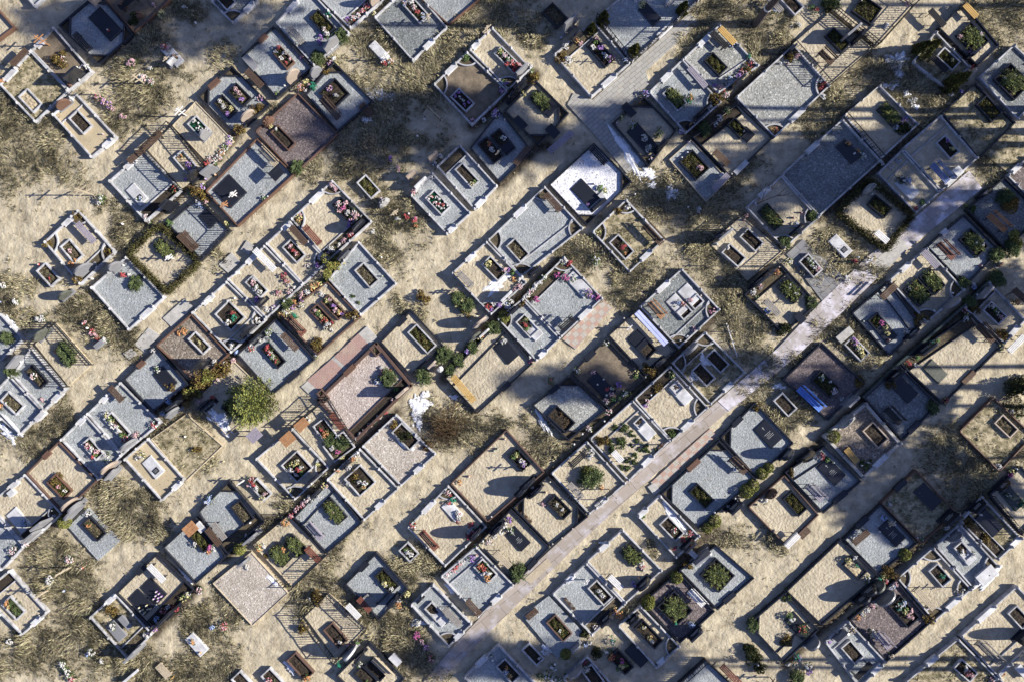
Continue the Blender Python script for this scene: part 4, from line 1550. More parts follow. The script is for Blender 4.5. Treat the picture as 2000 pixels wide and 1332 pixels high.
F 1120,547 wg .22
F 1149,573 vp .3
F 1155,580 v .22
F 1167,581 P .28
F 1104,543 P .3
F 1088,539 P .25
F 1048,585 P .24
F 1045,560 w .26
F 1036,570 pw .26
F 1030,579 w .24
F 1061,544 wg .28
F 1041,592 w .22
F 1053,553 w .22
B 1108,633 k u 34 b
F 1112,515 r .26
F 1104,511 w .24
F 1097,512 wg .24
p slab planter gravel plot|1020,583 1095,661 1048,706 971,623|g|w|a=L s=SE:.15:.45
P 1030,637 w s 44 26
S 1042,647 w 34 22
F 1026,635 r .2
F 1028,624 yg .16
F 1029,643 g .18
H 1001,609 k rect .8 .6
F 990,598 wb .28
G 985,619 y .35
G 1017,589 o .3
F 999,590 w .2
p yellow bench sand plot|973,630 1041,710 932,808 867,739|s|k|t=NW s=SE:.45:.6:k
S 989,686 k 44 28
F 984,667 w .24
B 905,759 y d 64
F 914,685 vb .26
F 938,662 yw .25
F 943,656 oy .22
G 922,678 g .35
G 964,640 g .45
G 895,704 g .4
G 878,722 g .35
F 1035,706 P .2
F 1036,697 w .18
H 946,651 w rect .7 .5
p snowy gravel end|1039,791 1050,800 1060,830 1045,815|-|n|
F 1075,744 rg .24
p two marble planter plot|1332,524 1407,605 1326,681 1249,599|D|w|a=RB s=NW:.4:.68 t=SE
S 1346,576 w 40 26
P 1359,590 w s 22 24
S 1323,596 w 40 26
P 1337,610 w s 22 24
F 1333,595 or .2
F 1347,588 p .2
F 1324,593 b .2
B 1281,606 o d 40 b
F 1391,608 pP .26
F 1356,644 p .22
F 1342,657 w .14
F 1328,665 w .12
F 1368,578 r .12
p long white bench plot|1243,605 1322,684 1262,735 1187,655|s|k|
B 1272,641 X2 d 84
S 1247,665 k 34 28
P 1263,681 k s 34 28
H 1288,708 k round .8 1
X 1226,641 w .8
F 1218,622 v .12
G 1265,722 o .4
p candle slab brown plot|1185,660 1261,739 1190,800 1114,729|d|k|s=NW:.4:.65:k
S 1175,753 k 54 26
F 1185,759 r .18
F 1195,758 yw .14
F 1184,771 w .14
F 1178,740 w .08
F 1166,750 w .08
F 1183,670 wg .26
F 1126,722 wg .26
F 1130,726 y .18
F 1159,727 p .2
F 1242,728 yg .28
F 1241,737 g .2
F 1207,751 v .26
F 1220,768 wg .28
F 1183,783 pw .26
F 1198,780 ag .2
F 1210,778 g .22
F 1260,736 g .14
F 1193,770 p .2
p hexagon gravel plot|1112,733 1185,800 1110,861 1039,791|G|k|c=TB s=NW:.45:.7:k
P 1096,818 k s 50 28
G 1096,808 r .22
G 1105,821 r .22
F 1188,804 pw .28
F 1149,836 pw .24
F 1154,842 y .14
F 1137,847 w .15
F 1180,822 w .12
F 1121,867 w .15
p wavy kerb twin planter plot|1378,648 1457,727 1388,791 1312,709|x|w|a=TL s=SE:.4:.65 t=NW
P 1401,705 w s 44 26
P 1374,731 w s 44 26
H 1350,681 g round .9 1
p arc slab sand plot|1309,714 1384,796 1312,862 1238,779|s|w|a=RB t=NW s=SE:.3:.6
S 1330,768 w 46 24
P 1322,757 w s 22 22
F 1323,747 p .14
G 1286,759 o .28
F 1313,732 yg .25
F 1307,726 y .16
F 1263,785 pw .25
F 1260,792 v .2
F 1271,771 k .12
G 1316,846 g .3
p weedy sand plot|1236,781 1310,860 1228,940 1151,857|s|w|t=NW s=SE:.35:.6
S 1260,839 w 40 24
P 1250,825 w s 18 22
X 1287,867 b 1
F 1279,851 wy .2
B 1206,891 w d 26
G 1219,838 g .3
G 1210,861 g .3
G 1216,866 g .25
G 1235,846 g .18
G 1259,873 g .22
G 1265,880 g .16
G 1238,887 g .16
G 1224,897 g .18
G 1240,901 g .18
G 1227,913 g .2
G 1215,913 g .16
G 1243,860 g .18
G 1201,832 g .2
G 1253,881 g .12
G 1247,876 g .12
G 1234,869 g .12
G 1192,863 g .22
G 1194,878 g .25
G 1281,878 g .14
G 1243,893 g .1
G 1175,862 o .4
p big green mound plot|1147,861 1223,944 1151,1005 1076,924|s|w|s=SE:.2:.5
G 1155,934 g .72
G 1148,925 y .4
F 1154,931 o .2
F 1137,914 y .2
F 1174,952 o .2
B 1124,958 g d 38
B 1128,897 k u 40
F 1154,885 w .34
F 1150,893 w .22
X 1188,954 k 1.6
X 1168,974 k 1.5
p shiny slab gravel plot|1475,785 1551,865 1478,934 1407,854|g|k|c=L s=NW:.35:.6:k
S 1500,847 k 50 30 i
H 1537,887 k round .8 1.2
F 1534,893 w .2
G 1490,925 y .35
G 1502,914 y .3
F 1524,876 w .08
p thuja row gravel plot|1405,859 1478,936 1364,1033 1291,964|g|k|c=TL s=NW:.45:.65:b
P 1370,968 k m 46 24
B 1441,909 n d 40 b
F 1449,909 r .15
F 1435,916 b .18
G 1460,960 y .42
G 1472,949 y .36
G 1397,1019 y .38
G 1382,1030 y .32
H 1434,989 k rect .9 1.2
F 1422,988 w .2
F 1435,973 w .14
F 1395,1000 w .14
F 1397,975 w .08
F 1375,996 w .08
p red flower snow plot|1289,966 1368,1047 1321,1091 1245,1008|s|w|s=NW:.05:.4
P 1312,1032 w s 46 24
F 1315,1034 rw .24
F 1347,1041 rp .26
F 1335,1053 r .24
F 1256,1009 g .18
F 1317,1070 R .2
H 1345,1064 k rect .8 1.1
F 1340,1041 w .14
p juniper mound sand plot|1216,1033 1294,1114 1222,1179 1145,1096|s|w|s=NW:.35:.6
P 1234,1083 k b 40 30
F 1253,1101 w .2
F 1254,1107 rp .22
F 1256,1113 g .16
H 1257,1140 k round .9 1
B 1202,1137 w d 34
F 1238,1140 vb .22
F 1248,1129 o .16
F 1208,1198 o .4
p wreath planter gravel plot|1145,1098 1222,1180 1156,1242 1078,1160|g|w|s=NW:.4:.62 t=SE
P 1172,1157 w s 46 24
F 1169,1152 w .2
F 1176,1160 w .22
H 1183,1208 k rect .9 1
F 1163,1224 pw .22
X 1143,1130 w .9
F 1197,1198 o .2
F 1203,1190 oy .22
p brown bordered gravel plot|1072,1163 1145,1240 1090,1290 1019,1204|g|n|
P 1092,1226 r m 50 24
F 1093,1229 w .15
Z 1039,1199 b 26 12 u
H 1124,1263 g rect .6 .6
G 1141,1240 d .3
G 1105,1279 y .3
F 1143,1259 b .18
F 1151,1256 w .18
Z 1113,1180 b 30 6
p square juniper bed plot|1399,1064 1474,1129 1401,1192 1326,1113|g|k|s=SE:.2:.5:k
P 1401,1123 k b 52 46
H 1370,1088 g rect 1.1 .9
Z 1353,1081 w 18 10
F 1343,1077 w .14
G 1344,1104 o .25
p mauve juniper plot|1326,1115 1397,1194 1328,1257 1255,1176|m|k|
P 1318,1188 k b 54 46
G 1323,1129 y .35
G 1267,1180 y .38
G 1270,1172 y .28
B 1360,1167 w d 40 b
F 1355,1160 w .25
H 1357,1236 k rect .9 .9
F 1357,1240 w .24
F 1319,1215 a .14
F 1350,1218 b .3
p dark planter narrow plot|1251,1182 1329,1263 1282,1305 1206,1222|s|w|a=R s=SE:.1:.4
P 1267,1238 k s 56 24
F 1257,1223 wy .16
F 1268,1243 oy .22
F 1273,1250 w .15
H 1237,1209 k rect .7 .9
p black slab on shaded sand|1200,1260 1270,1260 1270,1310 1200,1310|-|n|
S 1244,1281 k 44 22
P 1214,1293 k s 46 26
F 1214,1289 P .2
F 1214,1299 y .22
F 1208,1306 g .22
F 1222,1296 g .2
F 1193,1281 or .3
F 1184,1272 w .2
F 1197,1254 wa .22
G 1165,1280 d .35
p red bench fenced plot|1378,1287 1445,1350 1390,1400 1325,1335|g|k|f=NW
B 1427,1317 r d 50
p dark shrub mound and cross|1460,1270 1520,1300 1510,1332 1480,1330|-|n|
G 1466,1272 d .45
G 1477,1290 d .45
G 1486,1302 d .35
F 1466,1278 w .15
F 1480,1298 w .15
X 1504,1322 b 1
G 1558,1328 g .5
F 1580,1310 v .3
p wooden kerb two-stone plot|989,838 1064,922 952,1021 879,944|s|r|
P 1015,897 k s 44 24
F 1008,887 yg .22
F 1018,900 w .22
F 1022,905 vw .26
F 1002,892 g .2
X 1026,912 t 1.15
H 1032,944 k round .95 1.1
H 1020,958 k round .9 1.05
F 898,942 o .2
F 916,930 o .15
F 972,876 g .15
F 965,880 g .15
F 986,857 o .15
F 1040,952 wb .14
p dark framed cut corner plot|1070,928 1149,1009 1076,1068 1001,991|s|k|c=LR
P 1092,990 k g 46 24
F 1087,984 w .15
F 1098,993 w .15
H 1045,960 k round 1 1.1
F 1061,984 p .2
F 1066,961 o .16
F 1074,940 y .15
F 1079,1061 y .16
F 1097,1049 o .14
F 1118,1031 o .14
Z 1028,1010 b 30 6
p engraved slab sand plot|998,993 1074,1069 1005,1142 930,1064|s|k|s=SE:.4:.65:k
S 1012,1052 k 44 26 i
F 985,1026 w .26
F 995,1015 v .26
F 997,1035 wg .24
F 977,1038 w .24
F 966,1047 w .2
F 954,1058 pw .24
F 943,1056 w .16
H 971,1033 k round .9 1
B 982,1092 t d 40
G 1011,1119 g .55
F 932,1067 wg .26
p white slab red bouquet plot|875,947 951,1029 869,1107 795,1030|s|w|a=T s=NW:.35:.65
S 883,997 w 40 22
F 895,1003 rw .22
F 897,1011 w .22
F 895,1018 pr .2
F 894,1000 w .2
F 874,961 pw .3
F 879,965 r .2
F 884,975 a .24
F 877,981 r .18
B 837,1055 b d 46 b
H 928,1043 k round .9 1.25
F 920,1025 r .22
F 916,1033 w .2
F 922,1033 wb .2
F 925,1040 R .26
F 914,1047 R .24
F 915,1041 w .18
F 806,1025 rw .32
F 960,1008 w .12
p orange planter gravel plot|930,1066 1004,1142 934,1206 860,1125|g|w|s=SE:.4:.65 t=NW
P 948,1114 w s 44 24
F 939,1104 or .26
F 945,1110 r .2
F 945,1117 w .2
F 954,1117 w .24
F 952,1127 o .26
B 925,1186 n d 38
F 922,1090 v .26
F 930,1084 r .14
F 889,1109 r .22
F 885,1114 p .2
F 873,1122 wp .22
F 878,1118 w .2
F 897,1100 p .2
F 904,1098 w .18
F 950,1099 g .1
p metal bench slab plot|845,1140 922,1219 876,1264 801,1181|g|w|a=B s=SE:.3:.65
P 848,1194 w s 36 20
S 858,1205 w 34 20
B 883,1204 g d 44
H 820,1170 k rect .4 .5
F 817,1217 w .25
F 814,1240 P .3
F 825,1253 p .24
F 832,1263 pv .24
F 842,1285 pr .24
p sand slope gravel plot|973,1258 1050,1338 980,1400 905,1322|g|w|s=NW:.35:.65
P 993,1310 w s 46 24
F 988,1310 wb .22
F 996,1317 oy .2
F 989,1302 o .14
F 962,1288 w .15
F 960,1280 g .14
p white planter on shaded sand|1020,1260 1065,1260 1065,1300 1020,1300|-|n|
P 1041,1278 w s 42 22
F 1053,1284 w .12
F 1068,1272 w .2
p tall grey stone bottom plot|1147,1280 1195,1335 1140,1390 1100,1325|d|w|
H 1124,1311 g wave .9 1.2
F 1143,1305 w .3
F 1142,1292 R .2
F 1084,1306 w .18
F 1077,1303 w .18
F 1084,1296 w .16
F 1055,1322 yg .28
F 1067,1318 wy .28
F 1080,1326 w .28
F 1094,1330 wg .3
F 1110,1320 y .2
P 1158,1320 w s
p edge bush gravel plot|0,612 46,663 0,706 -55,665|g|w|
G 10,660 g .4
p iron fence orange flower plot|105,630 178,712 130,755 63,672|s|n|f=NE,SW,NW
G 122,684 g .5
G 131,697 g .5
F 118,681 r .25
F 111,686 o .22
F 128,687 p .18
F 128,697 oy .22
F 128,702 pv .22
F 124,676 o .15
H 83,654 d round .9 1
F 75,624 w .25
p dark frame gravel planter plot|59,679 130,759 85,803 22,733|g|w|s=SE:.4:.8
P 71,735 k g 46 22
F 69,734 pw .28
H 34,706 g rect .9 .9
G 19,725 g .45
F 82,780 p .18
p weed gravel plot|18,733 85,803 38,850 -35,788|g|w|
P 24,787 w g 44 24
F 14,787 w .1
F 2,793 o .25
Z 80,812 w 24 10 u
p dark slab gravel plot|305,678 368,751 297,805 239,741|g|k|s=NW:.4:.6:b
S 322,739 k 44 26
F 308,721 gw .28
F 300,685 w .24
G 330,755 o .3
H 345,790 k rect .8 1.2
F 330,783 b .25
p brown gravel cross plot|373,613 447,692 385,750 303,675|b|b|
P 389,670 w g 42 20
F 392,670 y .14
F 360,648 o .28
F 350,652 o .22
H 392,712 k rect .8 1.3
F 383,607 k .14
p golden hedge|350,700 450,690 440,790 350,790|-|n|
G 365,775 o .5
G 378,762 y .5
G 392,748 o .55
G 408,738 y .5
G 422,727 o .5
G 437,715 o .4
F 391,782 p .26
F 440,712 pw .28
F 455,703 p .22
F 419,708 w .24
F 422,744 pw .26
F 405,790 k .2
F 416,776 r .22
H 400,790 k rect .8 1
p long flower planter plot|234,746 314,825 238,889 168,808|g|w|s=NW:.4:.6
P 229,832 w s 56 22
F 213,810 yw .26
F 217,819 g .2
F 220,823 wy .22
F 224,833 w .24
F 232,835 w .24
F 235,839 w .22
F 228,830 p .16
F 247,856 pr .3
F 241,850 g .24
F 266,851 p .34
F 302,829 rw .32
H 252,868 g round 1 1.1
B 227,769 n d 36
F 317,807 wb .2
H 338,805 g round .9 .9
p pink planter gravel plot|166,810 238,889 192,937 117,858|g|w|s=NW:.65:.95
P 181,876 w s 44 22
F 173,869 p .24
F 182,877 w .22
F 191,881 p .22
F 184,890 r .2
F 188,887 g .16
F 176,873 R .16
H 213,913 t round .9 1.05
F 207,889 w .26
F 213,902 wy .22
H 220,925 g rect .8 .7
p coarse sand bush plot|114,861 190,938 122,1003 49,924|s|r|s=NW:.5:.7:b
P 116,950 b m 46 24
F 117,949 pr .18
F 129,957 w .15
G 108,938 o .35
H 136,984 t round .9 1
F 141,988 a .3
H 148,990 g round .9 .9
p white tablet sand plot|48,925 122,1004 48,1066 -25,985|s|w|a=R s=NW:.55:.8 t=SE
S 36,1015 w 46 26
Z 24,962 w 14 12 u
F 51,1021 b .24
H 85,1022 g rect .8 1.3
H 66,1045 g rect .9 1
F 105,1010 w .18
F 79,1036 w .22
F 51,1062 pw .26
F 104,996 g .16
p pale gravel edge plot|-22,990 48,1066 3,1114 -60,1070|g|w|
F 26,1074 pw .32
p dark frame dry planter plot|168,991 235,1056 189,1098 128,1029|g|n|
P 183,1032 k g 48 24
G 122,1020 y .38
F 172,1003 w .26
H 143,1000 g round 1.2 .8
F 175,1025 o .16
p white slab portrait plot|288,855 361,936 315,979 241,896|S|w|s=SE:.5:.85
S 299,912 w 42 24 t
F 278,890 wy .28
F 268,893 w .2
p overgrown framed plot|362,808 434,871 362,940 292,858|x|o|
G 385,878 o .25
F 362,852 w .12
p conifer sand plot|455,705 532,778 440,850 378,785|s|o|
Q3 492,787 1.65
G 442,795 d .4
F 435,795 wb .2
F 418,788 w .2
H 408,792 k rect .8 .8
X 462,842 k .4
p two-arc square planter plot|570,836 643,913 576,977 498,896|s|w|a=RB t=SE
P 580,911 w s 48 42
F 572,906 yg .24
F 581,901 wy .22
F 570,917 w .22
F 584,916 r .24
F 589,912 w .2
F 580,925 w .2
F 590,922 g .2
Q2 562,857 b
Q2 497,850 g
H 614,935 k rect .9 1.2
F 569,933 w .12
F 568,957 y .22
F 620,906 yg .22
p flower box on sand|480,930 530,940 530,980 490,980|-|n|
P 508,956 w s 44 20
F 491,938 rp .3
F 497,945 r .24
F 485,947 p .2
F 502,952 w .22
F 513,971 yw .24
F 518,964 p .2
X 478,938 w 1.0
p iron rail planter plot|640,775 694,863 643,913 570,835|s|n|f=NW,NE
Q2 588,828 b
P 640,848 w s 60 30
F 629,838 r .2
F 619,845 yw .2
F 637,848 o .3
G 643,860 g .45
G 655,868 g .35
G 667,865 g .45
P 662,872 w g 40 50
F 660,882 P .2
F 650,873 w .2
B 658,822 b d 36
F 604,820 w .14
F 600,814 k .14
p brown bench gravel plot|447,938 517,1019 438,1088 385,1000|g|k|c=T t=SE
P 473,1001 k g 48 24
B 428,1037 g d 38
B 417,1048 n d 40
H 492,1049 g rect .9 .9
F 489,1020 w .12
F 501,1034 w .2
F 410,974 b .3
F 404,980 wb .24
F 482,1046 w .18
p wreath square planter plot|702,875 779,954 711,1017 637,936|s|w|s=SE:.35:.6
P 703,938 w s 46 42
G 694,930 o .3
F 703,939 w .2
F 713,943 w .22
F 711,950 oy .16
F 690,895 o .26
F 697,886 w .26
F 659,917 ow .26
F 681,913 w .22
F 681,943 bw .2
H 676,906 k rect .7 .7
F 667,894 y .22
p snow planter beige gravel plot|773,808 852,887 783,950 706,871|P|w|s=SE:.4:.65
P 792,852 w s 50 28
G 796,852 d .35
G 834,872 r .3
G 768,833 o .3
p pale blue gravel bench plot|640,938 708,1021 637,1082 572,1011|g|k|t=NW
P 653,998 k b 52 26
F 643,991 w .12
F 652,998 p .16
B 615,1037 v d 40 b
F 606,972 w .24
F 599,977 pw .24
F 593,983 p .24
F 585,990 pr .24
F 578,996 p .22
F 569,1006 pr .24
F 634,948 yp .28
F 622,970 w .2
H 618,962 k rect .6 .9
p red bench sand plot|562,1007 637,1084 570,1148 492,1065|s|o|f=NW,SE
P 547,1083 k b 44 30
P 577,1066 k b 44 26
F 555,1073 o .22
B 611,1082 b d 36
F 506,1069 yo .3
F 516,1066 w .22
F 557,1020 o .32
F 548,1024 yw .2
G 465,1073 y .35
p small purple bouquet plot|382,1010 448,1082 381,1141 316,1070|g|k|
P 392,1055 k m 44 26
F 411,1067 P .24
F 417,1072 w .22
F 408,1076 or .22
F 383,1062 w .2
Q2 372,1032 b
Z 392,1028 w 20 14
p pale beige gravel wood plot|489,1078 562,1159 491,1224 413,1140|P|o|
H 475,1098 g rect .6 .7
F 483,1108 w .22
G 520,1085 o .15
p two black slab plot|306,1080 379,1151 300,1234 225,1159|s|k|s=NW:.5:.7:k t=SE
S 300,1154 k 46 28
S 276,1176 k 46 28
F 308,1153 v .1
F 313,1157 v .1
F 307,1161 v .1
F 312,1165 v .1
F 318,1162 v .1
F 311,1171 v .1
F 303,1167 v .1
F 275,1184 y .1
F 282,1188 y .1
F 289,1180 y .1
F 286,1193 y .1
F 292,1187 y .1
F 278,1190 y .1
F 297,1186 y .1
F 284,1196 y .1
B 306,1119 w d 42
F 359,1167 yg .3
F 367,1160 yw .25
F 343,1187 r .28
F 320,1192 rp .28
F 328,1186 w .2
F 308,1209 b .28
F 302,1226 vp .28
F 305,1182 w .2
F 293,1222 w .15
H 330,1200 k rect 1 1.2
H 312,1216 k rect .9 1.1
F 390,1153 pw .28
p grassy grey tablet plot|225,1159 298,1238 248,1287 174,1205|x|w|s=NW:.6:.95 t=SE
S 227,1232 g 40 22
Z 246,1214 g 30 12
F 222,1220 w .24
F 224,1226 g .16
F 287,1240 w .28
F 293,1236 pw .24
H 262,1275 g rect .9 1
G 219,1195 o .4
p orange bush planter plot|17,1113 93,1196 42,1241 -40,1160|s|w|s=SE:.4:.75 t=NW
P 26,1187 w g 44 26
G 24,1182 g .35
G 32,1192 g .35
F 16,1176 o .24
F 20,1183 yo .2
p debris on bottom grass|60,1250 400,1250 400,1332 60,1332|-|n|
S 383,1259 w 46 22
F 378,1252 o .18
F 392,1273 o .16
Z 318,1311 y 32 16
X 340,1320 y .3
F 121,1297 w .25
F 126,1305 wg .25
F 131,1312 w .25
F 135,1320 gw .25
F 139,1326 pr .25
F 178,1273 w .3
F 171,1278 b .2
F 198,1291 w .2
F 18,1253 w .25
Z 255,1320 w 40 5 u
p bouquets on lower left grass|80,1070 160,1070 160,1150 80,1150|-|n|
F 136,1092 pw .36
F 97,1133 w .36
X 140,1107 t 1.5
X 96,1152 t 1.3
F 160,1109 r .14
F 124,1154 b .14
F 235,1170 w .1
p iron rail brown planter plot|640,1158 715,1228 655,1290 592,1205|s|n|f=NW,NE,SE,SW
P 655,1240 r s 48 24
B 690,1193 w d 34
F 664,1252 w .16
F 681,1259 P .16
F 692,1259 P .14
F 697,1254 g .2
H 684,1275 w round .8 1.3
H 702,1283 k round .7 1.3
F 662,1298 a .2
G 592,1228 o .3
F 605,1168 w .12
G 620,1172 o .4
p brown box on sand|560,1270 600,1280 610,1320 570,1320|-|n|
P 586,1302 r s 54 26
P 532,1328 w s 44 24
F 526,1326 pr .22
P 474,1334 w s 44 24
F 601,1321 o .3
F 438,1222 pr .32
F 414,1225 b .2
p moss planter black step plot|735,1078 797,1149 740,1212 672,1141|g|k|s=NW:.45:.7:k t=SE
P 755,1134 k m 46 24
F 751,1136 y .22
F 765,1148 w .18
F 753,1140 yw .2
B 712,1180 b d 34
B 723,1174 g d 30
F 779,1181 o .25
F 779,1173 bw .2
F 795,1160 y .25
H 766,1175 k rect .8 1.2
p bottom twin planter plot|722,1253 790,1325 730,1390 655,1320|s|k|
P 714,1322 k s 44 24
P 735,1307 k s 44 26
F 718,1330 g .15
B 747,1303 t d 50 b
Z 772,1287 w 24 14
F 702,1297 wg .25
p round pebble planter|785,1065 815,1065 815,1095 785,1095|-|n|
P 798,1078 w s 34 24
F 797,1077 w .26
F 803,1083 w .2
F 792,1072 g .16
p white tablet pink bouquet|310,85 355,85 355,125 310,125|-|n|
S 335,107 w 48 20 t
F 323,95 pr .3
F 342,113 wo .24
F 330,97 p .2
H 337,122 w rect .5 .6
p bouquets on top left grass|180,110 310,110 310,240 180,240|-|n|
F 258,122 p .34
F 250,127 p .2
F 281,155 pw .34
F 295,160 pw .3
F 275,150 w .2
F 293,134 w .18
F 192,192 pR .32
F 203,200 pv .3
F 213,206 pv .3
F 219,213 p .2
F 240,228 p .26
X 284,165 t 1.5
X 190,186 t 1.1
X 335,124 t .9
F 316,28 y .34
F 360,15 w .2
F 382,45 w .14
p faded bouquets left|160,620 215,620 215,680 160,680|-|n|
F 164,630 p .18
F 170,641 w .16
F 180,647 pr .22
F 186,653 p .2
F 190,661 pr .2
F 204,664 w .22
F 162,633 r .12
F 178,652 p .2
Z 194,673 g 20 10 u
F 30,590 w .26
F 5,558 w .25
F 0,590 b .1
F 82,623 w .25
p cross by left path|190,370 215,370 215,400 190,400|-|n|
X 184,382 t 1.9
F 197,389 wg .3
F 194,396 w .22
F 239,438 w .14
p roses by middle grass|780,400 840,400 840,450 780,450|-|n|
F 793,423 r .24
F 798,418 w .16
F 776,428 w .2
F 809,432 r .22
F 812,442 ro .16
F 810,428 pP .2
F 728,453 w .18
F 745,503 w .12
X 775,420 t 1.1
p white bouquet on right grass|1150,490 1190,490 1190,520 1150,520|-|n|
F 1164,510 wg .36
F 1240,380 w .12
F 1365,410 w .22
F 1344,405 w .1
X 1370,520 k .5
p thorn bush by pink plot|820,790 920,790 920,880 820,880|-|n|
Q4 872,838 1.5
p long white rail board|-10,800 40,850 45,845 -5,795|-|n|
Z 25,830 w 60 3
p planter in shaded grass right|1520,760 1560,760 1560,810 1520,810|-|n|
P 1534,790 w s 42 24
G 1478,797 o .3
p long handle board near grey path|1060,240 1130,240 1130,310 1060,310|-|n|
B 1095,278 v u 60

X 1440,672 w .05
p top centre small planter|1520,-10 1560,-10 1560,30 1520,30|-|n|
P 1546,5 w s 48 26
B 1515,10 g d 34
F 1586,14 g .2
F 1595,20 r .2
F 1560,49 w .2
G 1620,6 d .4
F 1511,18 b .24
p oval bough mound sand plot|1526,514 1598,593 1531,654 1453,576|s|k|t=NW
P 1544,568 k b 46 30
F 1540,560 w .22
F 1552,574 w .22
B 1508,601 g d 38
F 1497,608 b .26
H 1484,549 k rect 1 1.1
H 1497,538 k rect .8 1
F 1470,570 w .28
F 1485,560 wp .22
F 1516,532 ro .24
F 1478,580 wg .14
G 1586,591 g .4
G 1532,643 d .4
X 1573,591 k 1.25
Z 1561,621 k 22 16
'''
# ---------------- parse the survey ----------------
plots = []; cur = None
for ln in DATA.strip().split('\n'):
    if ln.startswith('p '):
        a = ln[2:].split('|'); pts = [tuple(float(v) for v in q.split(',')) for q in a[1].split()]
        cur = dict(look=a[0], c=pts, g=a[2], k=a[3] or 'n', items=[], foot=[], s=[], t=[], f=[], a='')
        cur['pc'] = (sum(q[0] for q in pts) / 4, sum(q[1] for q in pts) / 4)
        for op in a[4].split():
            k, v = op.split('=')
            if k == 's': q = v.split(':'); cur['s'].append((q[0], float(q[1]), float(q[2]), q[3] if len(q) > 3 else 'w'))
            elif k in 'tf': cur[k] = v.split(',')
            elif k == 'a': cur['a'] = v
            elif k == 'c': cur['c_'] = v
        plots.append(cur)
    elif ln.strip(): cur['items'].append(ln.split())
for p in plots:
    build_plot(p)
ORDER = 'PSHBZGXQF'
for p in plots:
    for it in sorted(p['items'], key=lambda i: ORDER.index(i[0][0])):
        x, y = (float(v) for v in it[1].split(',')); a = it[2:]; k = it[0]
        f = lambda i, d: float(a[i]) if len(a) > i else d
        if k == 'P': planter(p, x, y, a[0], a[1], f(2, 44), f(3, 24))
        elif k == 'S': slab(p, x, y, a[0], f(1, 46), f(2, 24), a[3] if len(a) > 3 else None)
        elif k == 'H': headstone(p, x, y, a[0], a[1], f(2, .8), f(3, 1))
        elif k == 'B': bench(p, x, y, a[0], a[1], f(2, 42), a[3] if len(a) > 3 else None)
        elif k == 'X': cross(p, x, y, a[0], f(1, 1.2))
        elif k == 'F': flowers(p, x, y, a[0], f(1, .2))
        elif k == 'G': shrub(p, x, y, a[0], f(1, .4))
        elif k == 'Z': stone_block(p, x, y, a[0], f(1, 26), f(2, 14), a[3] if len(a) > 3 else 'd')
        elif k == 'Q': q = W(x, y, 1); o = thing('bare_sapling', 'tree', (q.x, q.y, 0), 0, base='leafless forked sapling', px=(x, y), where=p); twig_tree(o, f(0, 2), 'dry_leaf', 5, 1.2, 4, .035)
        elif k == 'Q2': table(p, x, y, a[0])
        elif k == 'Q3': conifer(p, x, y, f(0, 1.3))
        elif k == 'Q4': thorn_bush(p, x, y, f(0, 1.5))
BQ.sort(key=lambda t: -t[0]); rest = BQ[300:]
for (sz, x, y, q, z, petals, szr, v, cn, p, bm, lm) in BQ[:300]:
    o = thing('flower_bunch', 'flowers', (q.x, q.y, z - .04), random.uniform(0, 6.28), group='artificial flower bunches', base=f"{cn} flower bunch", px=(x, y), where=p)
    ob('blossoms', cached(('fb', petals, szr, v), bm), o); ob('leaves', cached(('fl', 'a' in petals, szr, v), lm), o)
print('BUNCHES', len(BQ), len(rest))
if rest:
    V = []; F = []; MI = []; mats = ['petal_' + c for c in FL] + ['green_leaf', 'juniper_leaf', 'artificial_leaf']
    for (sz, x, y, q, z, petals, szr, v, cn, p, bm, lm) in rest:
        a0 = random.uniform(0, 6.28); ca, sa = math.cos(a0), math.sin(a0)
        for me in (cached(('fb', petals, szr, v), bm), cached(('fl', 'a' in petals, szr, v), lm)):
            o_ = len(V); idx = [mats.index(m.name) for m in me.materials]
            V += [(q.x + w_.co.x * ca - w_.co.y * sa, q.y + w_.co.x * sa + w_.co.y * ca, z - .04 + w_.co.z) for w_ in me.vertices]
            for pl in me.polygons: F.append([o_ + i for i in pl.vertices]); MI.append(idx[pl.material_index])
    me = bpy.data.meshes.new('small_flower_bunches'); me.from_pydata(V, [], F)
    for m in mats: me.materials.append(M[m])
    me.polygons.foreach_set('material_index', MI); me.update()
    o = bpy.data.objects.new('small_flower_bunches', me); C.objects.link(o); o['kind'] = 'stuff'; o['category'] = 'flowers'; o['label'] = 'many small bright flower bunches scattered around the graves'
